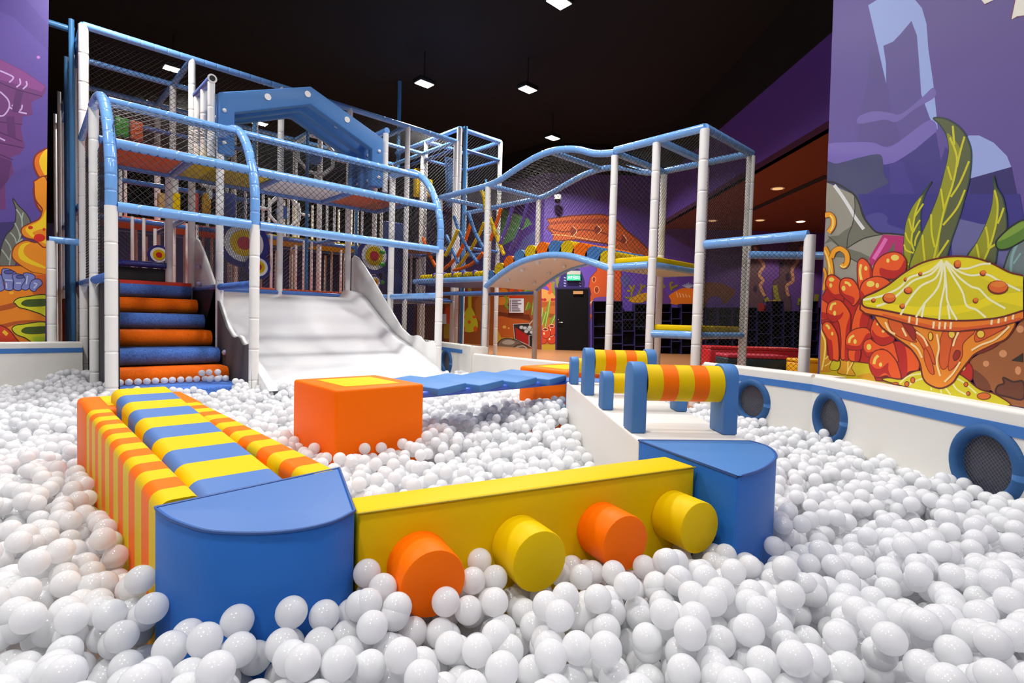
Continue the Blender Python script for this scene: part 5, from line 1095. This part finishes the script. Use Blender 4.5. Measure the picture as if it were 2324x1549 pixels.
def sd_conv(P, q):   # signed distance outside a convex ccw polygon (positive outside) and the outward normal
    best = np.full(len(P), -1e9); nx = np.zeros(len(P)); ny = np.zeros(len(P))
    for i in range(len(q)):
        a, b = q[i], q[(i+1) % len(q)]; e = b-a; l = np.hypot(*e)
        if l < 1e-6: continue
        n_ = np.array([e[1], -e[0]])/l; d_ = (P[:, 0]-a[0])*n_[0]+(P[:, 1]-a[1])*n_[1]; k = d_ > best
        best[k] = d_[k]; nx[k] = n_[0]; ny[k] = n_[1]
    return best, nx, ny
def in_pit(P, m=0.0):
    c = np.zeros(len(P), bool); q = PITB; j = len(q)-1
    for i in range(len(q)):
        c ^= ((q[i][1] > P[:, 1]) != (q[j][1] > P[:, 1])) & (P[:, 0] < (q[j][0]-q[i][0])*(P[:, 1]-q[i][1])/(q[j][1]-q[i][1]+1e-12)+q[i][0]); j = i
    return c
def hfield(x, y):
    h = .012*np.sin(x*5.1+y*2.3)+.012*np.sin(x*-2.7+y*6.1+1.2)+.008*np.sin(x*9.7-y*8.3)
    def g(cx, cy, r, a): return a*np.exp(-((x-cx)**2+(y-cy)**2)/(2*r*r))
    h = h+g(3.42, 3.02, .3, .12)+g(3.9, 3.3, .35, .09)+g(.66, 8.4, .3, .12)-.16*np.clip((y-5.5)/3, 0, 1)*np.clip((.6-x)/.5, 0, 1)+g(2.15, 3.0, .2, .06)+g(1.95, 6.75, .25, .08)+g(.72, 6.95, .3, .07)+g(-.6, 8.9, .5, .04)+g(5.2, 2.9, .4, .05)+g(4.6, 5.6, .8, .03)
    dp = x*CM[2][0]+y*CM[2][1]; return h+.03+.082*np.clip((3.3-dp)/1.7, 0, 1)+.055*np.clip((1.95-dp)/.45, 0, 1)
# candidate positions: the part of the pit the photograph can see, and a margin around it
depth_lim = 9.6; N0 = 0; cells = []
TH = .22; dens = 560
bx = (-3.2, 5.8, -1.4, 9.3); area = (bx[1]-bx[0])*(bx[3]-bx[2]); n = int(area*dens)
P = np.column_stack([rs.uniform(bx[0], bx[1], n), rs.uniform(bx[2], bx[3], n), np.zeros(n)])
dep = P[:, 0]*CM[2][0]+P[:, 1]*CM[2][1]; lat = P[:, 0]*CM[0][0]+P[:, 1]*CM[0][1]
keep = (dep > .62) & (np.abs(lat) < dep*1.04+.35) & in_pit(P)
P = P[keep]
for q in OBS:
    d_, _, _ = sd_conv(P, q); P = P[d_ > .0]
# thin the far, grazing-angle part to its upper layers
dep = P[:, 0]*CM[2][0]+P[:, 1]*CM[2][1]
th = np.where(dep > 3.2, .14, TH); P = P[rs.uniform(0, 1, len(P)) < np.where(dep > 3.2, .62, 1.0)]
dep = P[:, 0]*CM[2][0]+P[:, 1]*CM[2][1]; th = np.where(dep > 3.2, .14, TH)
P[:, 2] = hfield(P[:, 0], P[:, 1])-rs.uniform(0, 1, len(P))*th-BR
def pairs(P, cs):
    g = np.floor((P-P.min(0))/cs).astype(np.int64)+1; dims = g.max(0)+2
    idc = (g[:, 0]*dims[1]+g[:, 1])*dims[2]+g[:, 2]; od = np.argsort(idc, kind='stable'); si = idc[od]; I, J = [], []
    for dx in (-1, 0, 1):
        for dy in (-1, 0, 1):
            for dz in (-1, 0, 1):
                off = (dx*dims[1]+dy)*dims[2]+dz
                if off < 0: continue
                lo = np.searchsorted(si, idc+off)
                for m_ in range(5):
                    k = lo+m_; ok = k < len(si); kk = np.where(ok, k, 0); ok &= si[kk] == idc+off
                    a = np.nonzero(ok)[0]; b = od[kk[ok]]
                    if off == 0: s_ = a < b; a, b = a[s_], b[s_]
                    if len(a) == 0: break
                    I.append(a); J.append(b)
    return np.concatenate(I), np.concatenate(J)
for it in range(58):
    if it % 3 == 0: I, J = pairs(P, .1)
    dlt = P[J]-P[I]; r_ = np.sqrt((dlt**2).sum(1))+1e-9; ov = 2*BR-r_; k = ov > 0
    i2, j2, d2 = I[k], J[k], dlt[k]/r_[k][:, None]*(ov[k]*.36)[:, None]
    for ax in range(3):
        P[:, ax] += np.bincount(j2, d2[:, ax], len(P))-np.bincount(i2, d2[:, ax], len(P))
    top = hfield(P[:, 0], P[:, 1])
    if it < 34: P[:, 2] -= .0006
    over = P[:, 2]-(top-BR*.4); P[:, 2] -= np.where(over > 0, over*.55, 0)
    low = (top-th-BR)-P[:, 2]; P[:, 2] += np.where(low > 0, low, 0)
    for s_ in (.177, .507, .828, 1.158):
        c0 = P0+D*s_; rx, ry, rz_ = P[:, 0]-c0[0], P[:, 1]-c0[1], P[:, 2]-.135
        al = rx*NN[0]+ry*NN[1]; la = rx*D[0]+ry*D[1]; rd = np.sqrt(la**2+rz_**2)+1e-9
        kk = (al > -.02) & (al < .148+BR) & (rd < .092+BR)
        side = kk & (al < .148); psh = (.093+BR-rd)
        zf = np.where(rz_ > 0, -1.0, 1.0)
        P[side, 0] += D[0]*(la/rd*psh)[side]; P[side, 1] += D[1]*(la/rd*psh)[side]; P[side, 2] += (rz_/rd*psh)[side]
        fr_ = kk & (al >= .148); P[fr_, 0] += NN[0]*(.149+BR-al)[fr_]; P[fr_, 1] += NN[1]*(.149+BR-al)[fr_]
    for q in OBS:
        d_, nx, ny = sd_conv(P, q); pen = BR*.97-d_; kk = pen > 0
        P[kk, 0] += nx[kk]*pen[kk]; P[kk, 1] += ny[kk]*pen[kk]
    for i in range(len(PITB)):
        a, b = PITB[i], PITB[(i+1) % len(PITB)]; e = b-a; l = np.hypot(*e); n_ = np.array([e[1], -e[0]])/l   # outward of ccw
        t_ = ((P[:, 0]-a[0])*e[0]+(P[:, 1]-a[1])*e[1])/l; d_ = (P[:, 0]-a[0])*n_[0]+(P[:, 1]-a[1])*n_[1]
        kk = (d_ > -BR) & (d_ < .12) & (t_ > -.02) & (t_ < l+.02)
        P[kk, 0] -= n_[0]*(d_[kk]+BR); P[kk, 1] -= n_[1]*(d_[kk]+BR)
# balls lying on the lowest blue step
ex = [(.90+.083*k, 7.19+.01*rs.randn(), .04) for k in range(13)]+[(.95+.09*k, 7.1+.015*rs.randn(), .04) for k in (9, 10, 11)]+[(1.78, 7.2, .112), (1.87, 7.18, .112), (1.70, 7.19, .108)]
sx = [(2.5+.27*k+.05*rs.randn(), 6.6+.06*rs.randn(), .05) for k in range(0)]
keep = ~((P[:, 0] > .82) & (P[:, 0] < 2.06) & (P[:, 1] > 6.70) & (P[:, 1] < 7.3) & (P[:, 2] > -.08)) | ((P[:, 1] < 6.95) & (P[:, 2] > .02) & (P[:, 0] > 1.7))
P = P[keep]; I, J = pairs(P, .1); kk = ((P[J]-P[I])**2).sum(1) < .088**2; nb_ = np.bincount(I[kk], minlength=len(P))+np.bincount(J[kk], minlength=len(P)); P = P[(nb_ > 1) & (P[:, 2] < hfield(P[:, 0], P[:, 1])+.035)]; ball_s = rs.uniform(.985, 1.0, len(P)+len(ex)); P = np.vstack([P, np.array(ex)])
# which ones show largest: nearest, uncovered, inside the frame
rel = (P-CC) @ CM.T; px_ = 1162+F*rel[:, 0]/rel[:, 2]; py_ = 774.5+F*rel[:, 1]/rel[:, 2]; pr = F*BR/rel[:, 2]; dist = rel[:, 2]
inf = np.nonzero((px_ > -20) & (px_ < 2344) & (py_ < 1565) & (py_ > 0))[0]; inf = inf[np.argsort(dist[inf])][:2200]
vis = []; 
for i in inf:
    if (((P-P[i])**2).sum(1) < .082**2).sum() < 3 or P[i, 2] > hfield(P[i, 0], P[i, 1])+.02: continue
    f_ = inf[(dist[inf] < dist[i]-.01)]
    if len(f_):
        pts = np.array([(0, 0), (.5, 0), (-.5, 0), (0, .5), (0, -.55), (.35, -.4), (-.35, -.4)])*pr[i]+(px_[i], py_[i])
        cov = [(((px_[f_]-x)**2+(py_[f_]-y)**2) < pr[f_]**2).any() for x, y in pts]
        if sum(cov) > 4: continue
    vis.append(i)
    if len(vis) >= 300: break
single = np.zeros(len(P), bool); single[vis] = True
BALL = bpy.data.materials.new('white_ball_plastic'); BALL.use_nodes = True; _n = BALL.node_tree; _p = _n.nodes['Principled BSDF']
_p.inputs['Base Color'].default_value = (.92, .925, .94, 1); _p.inputs['Roughness'].default_value = .11
_t = _n.nodes.new('ShaderNodeBsdfTranslucent'); _t.inputs[0].default_value = (.95, .955, .97, 1); _x = _n.nodes.new('ShaderNodeMixShader'); _x.inputs[0].default_value = .42
_n.links.new(_p.outputs[0], _x.inputs[1]); _n.links.new(_t.outputs[0], _x.inputs[2]); _n.links.new(_x.outputs[0], _n.nodes['Material Output'].inputs[0])
def ball_mesh(name, nseg, nring):
    mb = MB(); mb.sphere((0, 0, 0), BR, nseg, nring); me = bpy.data.meshes.new(name); me.from_pydata(mb.v, [], mb.f); me.materials.append(BALL)
    me.polygons.foreach_set('use_smooth', [True]*len(me.polygons)); return me
bmsh = ball_mesh('ball', 36, 22)
for i in vis:
    o = bpy.data.objects.new('pit_ball', bmsh); C.objects.link(o); o.location = tuple(P[i])
    o['label'] = 'glossy white plastic ball among the nearest balls of the pit'; o['category'] = 'ball'; o['group'] = 'nearest white balls of the pit'
rest = P[~single]
pm = bpy.data.meshes.new('pit_balls'); pm.from_pydata([tuple(p) for p in rest], [], []); po = bpy.data.objects.new('pit_balls', pm); C.objects.link(po)
ng = bpy.data.node_groups.new('ball_pile', 'GeometryNodeTree'); ng.interface.new_socket('Geometry', in_out='INPUT', socket_type='NodeSocketGeometry'); ng.interface.new_socket('Geometry', in_out='OUTPUT', socket_type='NodeSocketGeometry')
gi, go = ng.nodes.new('NodeGroupInput'), ng.nodes.new('NodeGroupOutput'); iop = ng.nodes.new('GeometryNodeInstanceOnPoints'); uv = ng.nodes.new('GeometryNodeMeshUVSphere')
uv.inputs['Segments'].default_value = 24; uv.inputs['Rings'].default_value = 14; uv.inputs['Radius'].default_value = BR
ss = ng.nodes.new('GeometryNodeSetShadeSmooth'); sm_ = ng.nodes.new('GeometryNodeSetMaterial'); sm_.inputs['Material'].default_value = BALL
ng.links.new(gi.outputs[0], iop.inputs['Points']); ng.links.new(uv.outputs['Mesh'], ss.inputs[0]); ng.links.new(ss.outputs[0], sm_.inputs[0]); ng.links.new(sm_.outputs[0], iop.inputs['Instance']); ng.links.new(iop.outputs[0], go.inputs[0])
md = po.modifiers.new('ball_pile', 'NODES'); md.node_group = ng; pm.materials.append(BALL)
tag(po, 'thousands of glossy white plastic balls filling the pit', 'balls', None, 'stuff')
_g = np.floor(P[:, :2]/.12).astype(int); _d = {}
for (a_, b_), z_ in zip(map(tuple, _g), P[:, 2]): _d[(a_, b_)] = max(_d.get((a_, b_), -9), z_)
print('TOPMEAN', np.mean(list(_d.values())), np.percentile(list(_d.values()), [10, 50, 90]))
print('BALLS', len(P), 'single', len(vis))
